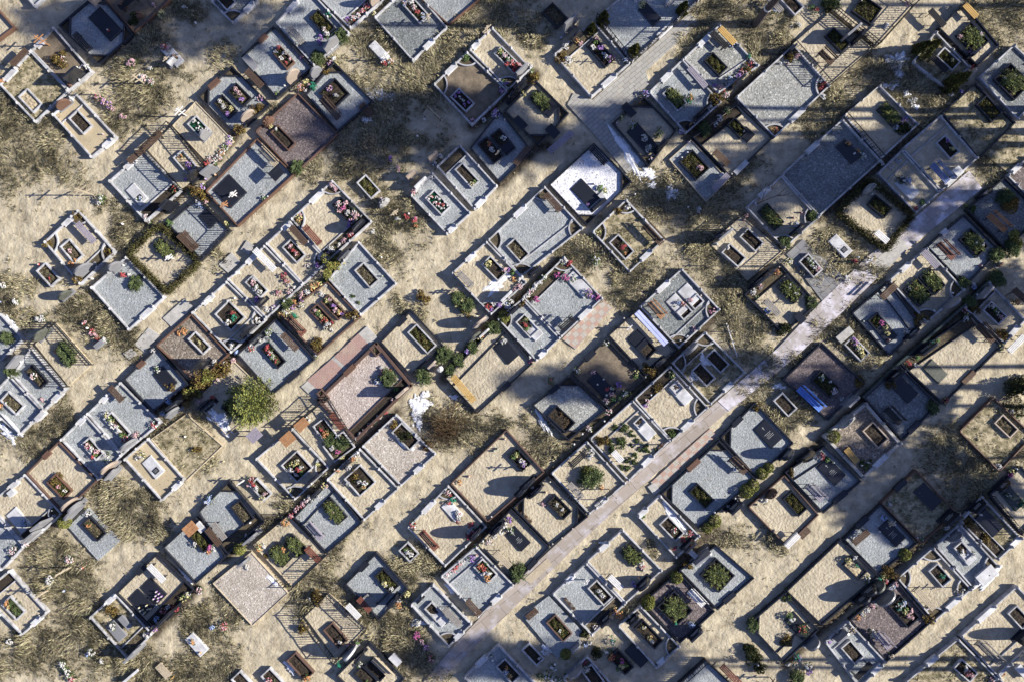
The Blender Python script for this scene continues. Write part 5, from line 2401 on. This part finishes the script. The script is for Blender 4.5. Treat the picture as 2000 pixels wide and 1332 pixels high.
# ---------------- terrain ----------------
GRASS = [(50,290,95),(0,250,80),(90,350,60),(250,150,60),(300,180,55),(220,235,50),(330,40,60),(290,75,30),(420,90,40),(370,130,30),(740,120,60),(700,100,40),(770,60,50),(760,200,80),(720,260,90),(800,250,70),(690,330,50),(830,160,50),(620,330,30),(870,90,60),(840,125,40),(960,20,60),(900,40,50),(1040,60,40),(1440,40,60),(1400,20,60),(1500,80,50),(1530,60,40),(1335,90,30),(1950,50,60),(1960,10,60),(1800,190,60),(1760,160,60),(1830,215,50),(1700,140,40),(1740,130,30),(1640,190,40),(1600,235,50),(790,420,60),(770,480,50),(740,400,40),(1300,390,70),(1330,360,50),(1280,430,40),(1370,430,50),(1380,500,60),(1330,480,45),(1290,560,50),(1180,500,50),(1130,480,40),(1200,570,40),(1230,560,40),(1430,570,50),(1460,640,60),(1500,690,40),(1420,600,40),(1570,700,40),(1490,740,30),(230,425,50),(240,455,50),(200,410,40),(265,480,35),(20,580,55),(70,620,40),(180,620,60),(220,660,50),(210,600,40),(260,680,30),(100,590,30),(880,820,60),(950,830,40),(1060,870,55),(1040,840,40),(790,600,30),(350,860,65),(390,880,45),(220,960,60),(260,990,60),(290,1000,40),(230,1010,40),(100,1110,60),(140,1150,60),(60,1140,40),(160,1200,60),(180,1260,60),(60,1270,70),(220,1300,50),(300,1310,60),(400,1230,60),(380,1300,60),(420,1180,40),(110,1240,50),(10,1300,50),(690,1050,30),(800,1120,50),(770,1220,45),(790,1280,60),(560,980,30),(560,1020,30),(90,830,50),(60,870,50),(130,810,40),(1640,490,60),(1690,450,40),(1700,540,30),(1660,520,30),(1640,640,45),(1700,690,40),(1940,330,50),(1900,930,70),(1850,880,50),(1980,880,50),(1480,770,45),(1530,800,40),(1430,1045,40),(1500,1060,30),(560,700,30),(600,930,25),(1170,1080,15),(640,1080,30),(600,1120,30),(700,1200,60),(620,1190,50),(480,1200,40),(1270,1080,20),(1090,480,30),(1850,1030,40),(1230,1190,30),(1590,520,20),(330,480,30),(440,520,30),(640,150,20),(560,220,30),(1440,330,50),(1400,370,50),(360,20,40)]
BARE = [(380,90,45),(440,60,40),(480,20,40),(60,430,70),(110,400,60),(160,450,50),(40,480,60),(60,520,50),(100,600,40),(860,520,60),(830,560,50),(930,430,40),(1010,330,50),(830,220,35),(1110,240,30),(800,460,22),(1770,60,70),(1740,110,30)]
xs = np.concatenate([np.linspace(-160, -33, 24)[:-1], np.arange(-33, 33.01, .15), np.linspace(33, 160, 24)[1:]])
ys = np.concatenate([np.linspace(-160, -24, 24)[:-1], np.arange(-24, 24.01, .15), np.linspace(24, 160, 24)[1:]])
X, Y = np.meshgrid(xs, ys, indexing='ij')
def vnoise(X, Y, s, seed):
    g = np.random.default_rng(seed); T = g.uniform(-1, 1, (64, 64)); x = X / s; y = Y / s; i = np.floor(x).astype(int); j = np.floor(y).astype(int); fx = x - i; fy = y - j; fx = fx * fx * (3 - 2 * fx); fy = fy * fy * (3 - 2 * fy)
    t = lambda a, b: T[a % 64, b % 64]
    return (t(i, j) * (1 - fx) + t(i + 1, j) * fx) * (1 - fy) + (t(i, j + 1) * (1 - fx) + t(i + 1, j + 1) * fx) * fy
def gfield(X, Y):
    f = np.zeros_like(X); wx = X + vnoise(X, Y, 1.7, 1) * .95 + vnoise(X, Y, .5, 31) * .3; wy = Y + vnoise(X, Y, 1.7, 2) * .95 + vnoise(X, Y, .5, 32) * .3
    for (x, y, r) in GRASS:
        q = W(x, y); d = np.hypot(wx - q.x, wy - q.y) / (r / PXM * 1.12); f = np.maximum(f, np.clip(1.0 * (1.32 - d), 0, 1))
    for (x, y, r) in BARE:
        q = W(x, y); d = np.hypot(wx - q.x, wy - q.y) / (r / PXM); f = np.minimum(f, np.clip(1.5 * (d - .6), 0, 1))
    out = (np.abs(X) > 28.5) | (np.abs(Y) > 19); f = np.where(out, .5 + .5 * vnoise(X, Y, 3, 5), f)
    return np.clip(f * (.8 + .35 * vnoise(X, Y, .7, 3)) + .10 * (vnoise(X, Y, .5, 8) > .35), 0, 1)
inside = np.zeros_like(X, bool); weedy = np.zeros_like(X, bool)
for p in PLOTS:
    if p['g'] == '-': continue
    c = p['world']; s_ = sum(c[i - 1].x * c[i].y - c[i].x * c[i - 1].y for i in range(4)); m = np.ones_like(X, bool)
    for i in range(4):
        a, b = c[i - 1], c[i]; m &= ((b.x - a.x) * (Y - a.y) - (b.y - a.y) * (X - a.x)) * (1 if s_ > 0 else -1) > 0.12
    inside |= m
    if p['g'] == 'x': weedy |= m
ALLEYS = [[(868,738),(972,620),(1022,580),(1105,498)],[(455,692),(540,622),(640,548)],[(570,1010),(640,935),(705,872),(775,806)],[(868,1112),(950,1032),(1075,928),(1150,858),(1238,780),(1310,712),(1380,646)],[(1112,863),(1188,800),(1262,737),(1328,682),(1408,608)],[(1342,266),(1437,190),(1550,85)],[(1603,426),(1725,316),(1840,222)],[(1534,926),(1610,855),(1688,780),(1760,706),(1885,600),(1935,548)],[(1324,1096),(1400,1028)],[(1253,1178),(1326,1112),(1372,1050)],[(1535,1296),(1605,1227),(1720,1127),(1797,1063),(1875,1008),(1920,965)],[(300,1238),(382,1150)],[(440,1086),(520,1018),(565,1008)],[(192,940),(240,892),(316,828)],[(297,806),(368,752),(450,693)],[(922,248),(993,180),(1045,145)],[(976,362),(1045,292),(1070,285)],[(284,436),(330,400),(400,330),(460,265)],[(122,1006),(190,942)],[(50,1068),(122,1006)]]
SOIL_SHADE = np.zeros_like(X)  # dark soil plus shade of kerbs and headstones, painted along the row gaps
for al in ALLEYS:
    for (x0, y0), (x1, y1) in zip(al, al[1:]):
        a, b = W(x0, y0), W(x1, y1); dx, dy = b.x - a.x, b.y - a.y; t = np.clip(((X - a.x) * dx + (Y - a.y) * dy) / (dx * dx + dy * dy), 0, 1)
        d = np.hypot(X - a.x - dx * t, Y - a.y - dy * t); SOIL_SHADE = np.maximum(SOIL_SHADE, np.clip(1.5 - d / .32, 0, 1))
GF = gfield(X, Y)
Z = .03 * vnoise(X, Y, .9, 11) + .026 * vnoise(X, Y, .42, 12) + .02 * vnoise(X, Y, .2, 13)
Z = np.where(inside, -.08, Z - .03)
nx, ny = len(xs), len(ys)
me = bpy.data.meshes.new('ground'); co = np.stack([X, Y, Z], -1).reshape(-1, 3)
me.vertices.add(nx * ny); me.vertices.foreach_set('co', co.ravel())
ii, jj = np.meshgrid(np.arange(nx - 1), np.arange(ny - 1), indexing='ij'); a = (ii * ny + jj).ravel(); fc = np.stack([a, a + ny, a + ny + 1, a + 1], 1)
me.loops.add(fc.size); me.loops.foreach_set('vertex_index', fc.ravel()); me.polygons.add(len(fc)); me.polygons.foreach_set('loop_start', np.arange(len(fc)) * 4)
me.update(calc_edges=True)
at = me.attributes.new('grass', 'FLOAT', 'POINT'); at.data.foreach_set('value', GF.ravel())
at = me.attributes.new('soil', 'FLOAT', 'POINT'); at.data.foreach_set('value', SOIL_SHADE.ravel())  # carries the painted row-gap shade as well as the dark soil
me.polygons.foreach_set('use_smooth', np.ones(len(fc), bool))
m = bpy.data.materials.new('sandy_ground'); m.use_nodes = True; n = m.node_tree.nodes; L = m.node_tree.links; b = n['Principled BSDF']; b.inputs['Roughness'].default_value = .95; b.inputs['Specular IOR Level'].default_value = .15
g = n.new('ShaderNodeNewGeometry')
def nz(s, d=6, rg=.6): t = n.new('ShaderNodeTexNoise'); t.inputs['Scale'].default_value = s; t.inputs['Detail'].default_value = d; t.inputs['Roughness'].default_value = rg; L.new(g.outputs['Position'], t.inputs['Vector']); return t.outputs['Fac']
def ramp(f, a, ca, b_, cb): r = n.new('ShaderNodeValToRGB'); e = r.color_ramp.elements; e[0].position = a; e[0].color = (*ca, 1); e[1].position = b_; e[1].color = (*cb, 1); L.new(f, r.inputs[0]); return r.outputs[0]
sand = ramp(nz(1.6, 8, .7), .36, (.32, .272, .19), .66, (.55, .485, .355)); gr = ramp(nz(5, 8, .75), .36, (.105, .092, .052), .64, (.39, .335, .215))
an = n.new('ShaderNodeAttribute'); an.attribute_name = 'grass'
ad = n.new('ShaderNodeMath'); ad.operation = 'MULTIPLY_ADD'; ad.inputs[1].default_value = 1.3; L.new(an.outputs['Fac'], ad.inputs[0]); sb = n.new('ShaderNodeMath'); sb.operation = 'SUBTRACT'; sb.inputs[1].default_value = .62; L.new(nz(4, 6), sb.inputs[0]); L.new(sb.outputs[0], ad.inputs[2]); ad.use_clamp = True
mx = n.new('ShaderNodeMix'); mx.data_type = 'RGBA'; L.new(ad.outputs[0], mx.inputs[0]); L.new(sand, mx.inputs[6]); L.new(gr, mx.inputs[7])
# scattered leaf litter specks
sp = ramp(nz(22, 2), .66, (1, 1, 1), .72, (.45, .38, .3)); mm = n.new('ShaderNodeMix'); mm.data_type = 'RGBA'; mm.blend_type = 'MULTIPLY'; mm.inputs[0].default_value = 1; L.new(mx.outputs[2], mm.inputs[6]); L.new(sp, mm.inputs[7]); 
a2 = n.new('ShaderNodeAttribute'); a2.attribute_name = 'soil'; m3 = n.new('ShaderNodeMix'); m3.data_type = 'RGBA'; L.new(a2.outputs['Fac'], m3.inputs[0]); L.new(mm.outputs[2], m3.inputs[6]); L.new(ramp(nz(6, 6), .35, (.035, .028, .02), .7, (.15, .12, .08)), m3.inputs[7]); L.new(m3.outputs[2], b.inputs['Base Color'])  # row gaps: dark soil colour with the kerb shade painted in
vo = n.new('ShaderNodeTexVoronoi'); vo.feature = 'SMOOTH_F1'; vo.inputs['Scale'].default_value = 3.6; L.new(g.outputs['Position'], vo.inputs['Vector'])
hm = n.new('ShaderNodeMath'); hm.operation = 'MULTIPLY_ADD'; hm.inputs[1].default_value = .55; L.new(vo.outputs['Distance'], hm.inputs[0]); L.new(nz(7, 6, .6), hm.inputs[2])
bp = n.new('ShaderNodeBump'); bp.inputs['Strength'].default_value = .9; bp.inputs['Distance'].default_value = .055; L.new(hm.outputs[0], bp.inputs['Height']); L.new(bp.outputs[0], b.inputs['Normal'])
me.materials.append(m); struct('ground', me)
# paved ways
def sheet(name, poly, mtl, z, label=None, zt=None):
    mb = MB(); q = [W(x, y, z) for x, y in poly]; mb.prism([(v.x, v.y) for v in q], -.06, z); return struct(name, mb.mesh(name, [mtl]))
def tiles(name, c1, c2, mortar, ang, bw, bh, rough=.9, icy=0, off=.5):
    m = bpy.data.materials.new(name); m.use_nodes = True; n = m.node_tree.nodes; L = m.node_tree.links; b = n['Principled BSDF']; b.inputs['Roughness'].default_value = rough
    g = n.new('ShaderNodeNewGeometry'); mp = n.new('ShaderNodeMapping'); mp.inputs['Rotation'].default_value = (0, 0, ang); L.new(g.outputs['Position'], mp.inputs[0])
    t = n.new('ShaderNodeTexBrick'); t.offset = off; t.inputs['Color1'].default_value = (*c1, 1); t.inputs['Color2'].default_value = (*c2, 1); t.inputs['Mortar'].default_value = (*mortar, 1); t.inputs['Scale'].default_value = 1; t.inputs['Mortar Size'].default_value = .012; t.inputs['Brick Width'].default_value = bw; t.inputs['Row Height'].default_value = bh; L.new(mp.outputs[0], t.inputs[0])
    t2 = n.new('ShaderNodeTexNoise'); t2.inputs['Scale'].default_value = 1.3; t2.inputs['Detail'].default_value = 9; t2.inputs['Roughness'].default_value = .65; L.new(g.outputs['Position'], t2.inputs[0])
    r = n.new('ShaderNodeValToRGB'); e = r.color_ramp.elements; e[0].position = {0: .52, 1: .50, 2: .46}[icy]; e[1].position = {0: .75, 1: .72, 2: .62}[icy]; e[0].color = (0, 0, 0, 1); e[1].color = (1, 1, 1, 1) if icy else (.55, .55, .55, 1); L.new(t2.outputs[0], r.inputs[0])
    mx = n.new('ShaderNodeMix'); mx.data_type = 'RGBA'; L.new(r.outputs[0], mx.inputs[0]); L.new(t.outputs[0], mx.inputs[6]); mx.inputs[7].default_value = (.50, .47, .50, 1) if icy == 1 else (.60, .57, .63, 1) if icy else (.45, .38, .28, 1)
    L.new(mx.outputs[2], b.inputs['Base Color'])
    bp = n.new('ShaderNodeBump'); bp.inputs['Strength'].default_value = .5; bp.inputs['Distance'].default_value = .02; L.new(t.outputs['Fac'], bp.inputs['Height']); bp.invert = True; L.new(bp.outputs[0], b.inputs['Normal'])
    M[name] = m
tiles('grey_pavers', (.36, .35, .32), (.30, .29, .27), (.18, .16, .13), R(-40), .42, .21)
tiles('path_pavers', (.35, .30, .26), (.29, .25, .215), (.15, .125, .1), R(-40), 1.3, .62, icy=1)
tiles('icy_pavers', (.36, .325, .31), (.32, .29, .28), (.2, .17, .15), R(-40), 1.6, .8, icy=2)
tiles('red_bricks', (.37, .22, .185), (.31, .19, .16), (.36, .29, .25), R(-40), .2, .1)
tiles('dark_pavers', (.17, .17, .18), (.21, .21, .22), (.07, .07, .07), R(-42), .62, .62, off=.3)
tiles('checker_pavers', (.50, .25, .17), (.50, .48, .43), (.3, .26, .22), R(-40), .30, .30)
# real chequer: brick colours alternate strictly
_n = M['checker_pavers'].node_tree; _c = _n.nodes.new('ShaderNodeTexChecker'); _c.inputs['Scale'].default_value = 3.3; _c.inputs['Color1'].default_value = (.40, .265, .21, 1); _c.inputs['Color2'].default_value = (.40, .365, .315, 1)
_mp = [x for x in _n.nodes if x.type == 'MAPPING'][0]; _n.links.new(_mp.outputs[0], _c.inputs[0]); _br = [x for x in _n.nodes if x.type == 'TEX_BRICK'][0]; _n.links.new(_c.outputs[0], _br.inputs['Color1']); _n.links.new(_c.outputs[0], _br.inputs['Color2'])
sheet('paved_path', [(1346, 26), (1366, 44), (1262, 140), (1268, 165), (1206, 232), (1262, 322), (1225, 340), (1160, 262), (1108, 205), (1120, 182), (1158, 196), (1234, 126)], 'grey_pavers', .035)
sheet('main_path', [(1892, 335), (1918, 368), (1778, 480), (1720, 535), (1640, 613), (1560, 690), (1423, 802), (1280, 925), (1130, 1062), (1010, 1180), (900, 1290), (850, 1345), (815, 1345), (880, 1268), (975, 1165), (1100, 1050), (1250, 915), (1384, 798), (1520, 680), (1600, 595), (1692, 505), (1752, 458)], 'path_pavers', .03)
sheet('icy_slabs', [(1893, 334), (1919, 369), (1779, 482), (1721, 536), (1641, 614), (1561, 691), (1424, 803), (1402, 783), (1520, 679), (1600, 594), (1692, 504), (1752, 456)], 'icy_pavers', .055)
sheet('brick_path', [(717, 637), (738, 660), (614, 780), (588, 755)], 'warm_concrete', .04)
sheet('brick_path_inlay', [(700, 652), (722, 674), (676, 717), (653, 696)], 'red_bricks', .046)
sheet('brick_path_inlay', [(648, 701), (671, 722), (624, 764), (600, 742)], 'red_bricks', .046)
sheet('checker_paving', [(1178, 585), (1197, 602), (1124, 682), (1098, 662)], 'checker_pavers', .04)
sheet('checker_strip', [(1387, 836), (1400, 850), (1286, 954), (1271, 942)], 'checker_pavers', .044)
sheet('tiled_yard', [(1536, 497), (1568, 468), (1656, 548), (1612, 596)], 'dark_pavers', .04)
for i, q in enumerate([[(262, 673), (282, 688), (312, 655), (290, 640)], [(240, 690), (252, 702), (268, 692), (256, 680)], [(318, 622), (336, 640), (378, 600), (360, 584)], [(427, 517), (446, 534), (470, 512), (452, 494)], [(470, 488), (486, 500), (496, 480), (482, 470)], [(1265, 950), (1278, 967), (1290, 957), (1278, 942)], [(1700, 520), (1720, 540), (1776, 482), (1752, 462)]]):
    sheet('path_slab', q, 'warm_concrete', .05 + .002 * i)
sheet('yellow_board_path', [(1068, 1090), (1078, 1102), (1036, 1140), (1024, 1130)], 'pale_wood', .05)
# long raised kerb running down the right-hand rows
t = thing('low_kerb_wall', 'kerb wall', (0, 0, 0), base='long dark raised kerb wall running diagonally between two right-hand rows', px=(1810, 660), where=None)
for (x0, y0), (x1, y1) in (((1686, 776), (1758, 708)), ((1758, 708), (1884, 598)), ((1884, 598), (1934, 549))):
    a, b = W(x0, y0, .3), W(x1, y1, .3); mb = MB(); mb.box(((a.x + b.x) / 2, (a.y + b.y) / 2, .13), ((b - a).length, .13, .36), math.atan2(b.y - a.y, b.x - a.x), bev=.015); ob('kerb', mb.mesh('kerb', ['green_granite']), t)
# snow remnants
def inside_px(x, y): return any(p['g'] != '-' and inpoly(x, y, p['c']) for p in PLOTS)
def snow(x, y, rx, ry, ang, seed):
    q = W(x, y); g = np.random.default_rng(seed); N = 40; rx /= PXM; ry /= PXM; ph = g.uniform(0, 6.28, 5)
    t = np.linspace(-1.45, 1.45, N); A, B = np.meshgrid(t, t); RR = np.hypot(A, B); TH = np.arctan2(B, A); ed = 1 + .22 * np.sin(3 * TH + ph[0]) + .15 * np.sin(5 * TH + ph[1]) + .1 * np.sin(9 * TH + ph[2]) + .1 * vnoise(A * 2, B * 2, .3, seed)
    H = .04 * np.clip(1 - (RR / (ed * .9)) ** 2, -.9, .7) + .022 * vnoise(A + 9, B + 9, .22, seed + 1); ca, sa = math.cos(ang), math.sin(ang)
    mb = MB(); vs_ = [(q.x + (A[i, j] * rx * ca - B[i, j] * ry * sa), q.y + (A[i, j] * rx * sa + B[i, j] * ry * ca), (.045 if not inside_px(x, y) else .12) + H[i, j]) for i in range(N) for j in range(N)]
    mb.add(vs_, [(i * N + j, i * N + j + 1, (i + 1) * N + j + 1, (i + 1) * N + j) for i in range(N - 1) for j in range(N - 1) if max(H[i, j], H[i + 1, j + 1]) > -.006])
    me = mb.mesh('snow', ['snow']); me.polygons.foreach_set('use_smooth', [True] * len(me.polygons)); struct('snow_patch', me)
dA, uA = R(-47), R(40)
for i, s_ in enumerate([(820, 797, 33, 17, R(75)), (432, 820, 30, 14, dA), (968, 558, 28, 12, uA), (791, 862, 20, 10, dA), (1062, 826, 28, 6, R(-60)), (1316, 1012, 34, 9, R(-55)), (1225, 300, 50, 10, R(-60)), (1262, 340, 18, 10, 0), (1310, 378, 12, 14, 0), (1272, 362, 10, 6, 0), (1752, 126, 22, 22, 0), (1742, 165, 12, 10, 0), (1772, 183, 9, 5, 0), (1781, 200, 9, 9, 0), (1790, 210, 6, 5, 0), (20, 845, 20, 12, R(-40)), (20, 632, 24, 7, R(-47)), (1376, 704, 14, 10, dA), (1354, 735, 9, 9, 0), (532, 1130, 18, 6, dA), (1068, 1268, 12, 9, 0), (365, 1126, 18, 5, dA), (738, 188, 30, 14, 0), (568, 1303, 14, 7, dA), (816, 1215, 13, 7, 0), (1928, 1130, 30, 10, uA), (1520, 755, 12, 5, 0), (880, 1150, 12, 4, dA), (1180, 1060, 8, 4, 0), (715, 235, 10, 6, 0), (60, 1, 5, 3, 0), (888, 775, 8, 5, 0), (1730, 168, 8, 5, 0)]): snow(*s_, i)
# ---------------- pines whose shadows fall over the plots ----------------
pine(1476, 48, 20, 13.5, 2.6, 1, 'tall pine trunk with white painted band')
for i, t in enumerate([(2060, 258, 20.5, 14.8, 2.4), (2090, 215, 19.5, 15.5, 1.2), (2170, 285, 17.5, 13.5, 1.5), (2200, 235, 15, 11.5, 1.0), (2250, 390, 14, 10.5, 1.2), (2400, 320, 14, 8.8, 1.7), (2380, 375, 12, 9, 1.2), (2540, 150, 12, 9, .9), (2560, 285, 13, 9, 1.2), (2600, 430, 12, 7.5, 1.7), (2600, 755, 15, 12, 1.1), (2450, 712, 16.5, 13.5, .9), (2300, 750, 18.5, 15.5, .9), (2350, 795, 10, 7, 1.2), (2500, 960, 12.5, 7.5, 1.6), (2520, 1010, 12, 9, 1.3), (2500, 890, 12.5, 9, 1.0), (2200, 1285, 20, 16, 1.2), (2250, 1300, 17.5, 13, 1.5), (2700, 610, 14, 10.5, 1.0), (2480, 560, 8.5, 6.5, 1.0), (2450, 15, 21, 17, 1.4)]):
    pine(*t, i + 2, 'tall pine beyond the right edge')
# ---------------- dry grass ----------------
g = np.random.default_rng(42); NT = 190000
px_ = g.uniform(-29, 29, NT); py_ = g.uniform(-19.5, 19.5, NT); gf = gfield(px_, py_); keep = g.uniform(size=NT) < np.clip(gf * 1.15 - .12, .012, 1)
ix = np.clip(((px_ + 33) / .15).astype(int) + 23, 0, nx - 1); iy = np.clip(((py_ + 24) / .15).astype(int) + 23, 0, ny - 1); wd_ = weedy[ix, iy]; keep = np.where(wd_, g.uniform(size=NT) < .16, keep & ~inside[ix, iy])
gf = np.where(wd_, .3, gf); px_, py_, gf, wd_ = px_[keep], py_[keep], gf[keep], wd_[keep]; n0 = len(px_); KB_ = 9
lean = vnoise(px_, py_, 1.1, 21) * 3.6
bx_ = np.repeat(px_, KB_) + g.normal(size=n0 * KB_) * .045; by_ = np.repeat(py_, KB_) + g.normal(size=n0 * KB_) * .045; ln = np.repeat(lean, KB_) + g.normal(size=n0 * KB_) * .65
Ls = g.uniform(.1, .36, n0 * KB_) * np.repeat(.35 + 1.0 * gf, KB_) ; el = g.uniform(.05, .95, n0 * KB_)
D_ = np.stack([np.cos(ln) * np.cos(el), np.sin(ln) * np.cos(el), np.sin(el)], 1); S_ = np.stack([-np.sin(ln), np.cos(ln), np.zeros_like(ln)], 1)
P0 = np.stack([bx_, by_, np.repeat(wd_, KB_) * .11], 1); A_ = D_ * Ls[:, None] * .5
print('blades', len(bx_))
me = quads('dry_grass', P0 + A_, A_, S_ * g.uniform(.007, .019, len(bx_))[:, None], ['straw', 'olive_straw'], (g.uniform(size=len(bx_)) < .42).astype(int))
o = bpy.data.objects.new('dry_grass', me); C.objects.link(o); o['kind'] = 'stuff'; o['category'] = 'grass'; o['label'] = 'dry straw-coloured grass growing between the plots'
# ---------------- labels: one for each thing ----------------
def area(px):
    c = ['far-left', 'left', 'centre', 'right', 'far-right'][min(4, max(0, int(px[0] / 400)))]; r = ['top', 'upper', 'middle', 'lower', 'bottom'][min(4, max(0, int(px[1] / 266.5)))]
    return f"{r} {c}"
def ordn(k, n, ax):
    if n == 2: return ('left one', 'right one')[k] if ax == 0 else ('upper one', 'lower one')[k]
    W_ = ['first', 'second', 'third', 'fourth', 'fifth', 'sixth', 'seventh', 'eighth', 'ninth', 'tenth', 'eleventh', 'twelfth', 'thirteenth', 'fourteenth']
    return (W_[k] if k < len(W_) else str(k + 1) + 'th') + (' from left' if ax == 0 else ' from top')
def disamb(groups):
    for lab, l in groups.items():
        if len(l) == 1: yield l[0][0], lab; continue
        dx = max(t[1][0] for t in l) - min(t[1][0] for t in l); dy = max(t[1][1] for t in l) - min(t[1][1] for t in l); ax = 0 if dx >= dy else 1
        l.sort(key=lambda t: (t[1][ax], t[1][1 - ax]))
        for k, t in enumerate(l): yield t[0], f"{lab}, {ordn(k, len(l), ax)}"
gp = {}
for o, base, px, wh in REG:
    if wh == 'plot': lab = f"{base}, {area(px)}"
    elif wh is None: lab = base
    else:
        lk = wh['look']; lab = f"{base} {'in' if wh['g'] != '-' else 'by'} {lk}, {area(px)}"
    gp.setdefault(lab, []).append((o, px or (0, 0)))
long_ = 0
for o, lab in disamb(gp):
    if len(lab.split()) > 16: long_ += 1; print('LONG', lab)
    o['label'] = lab
print('things', len(REG), 'objects', len(C.objects), 'long', long_)
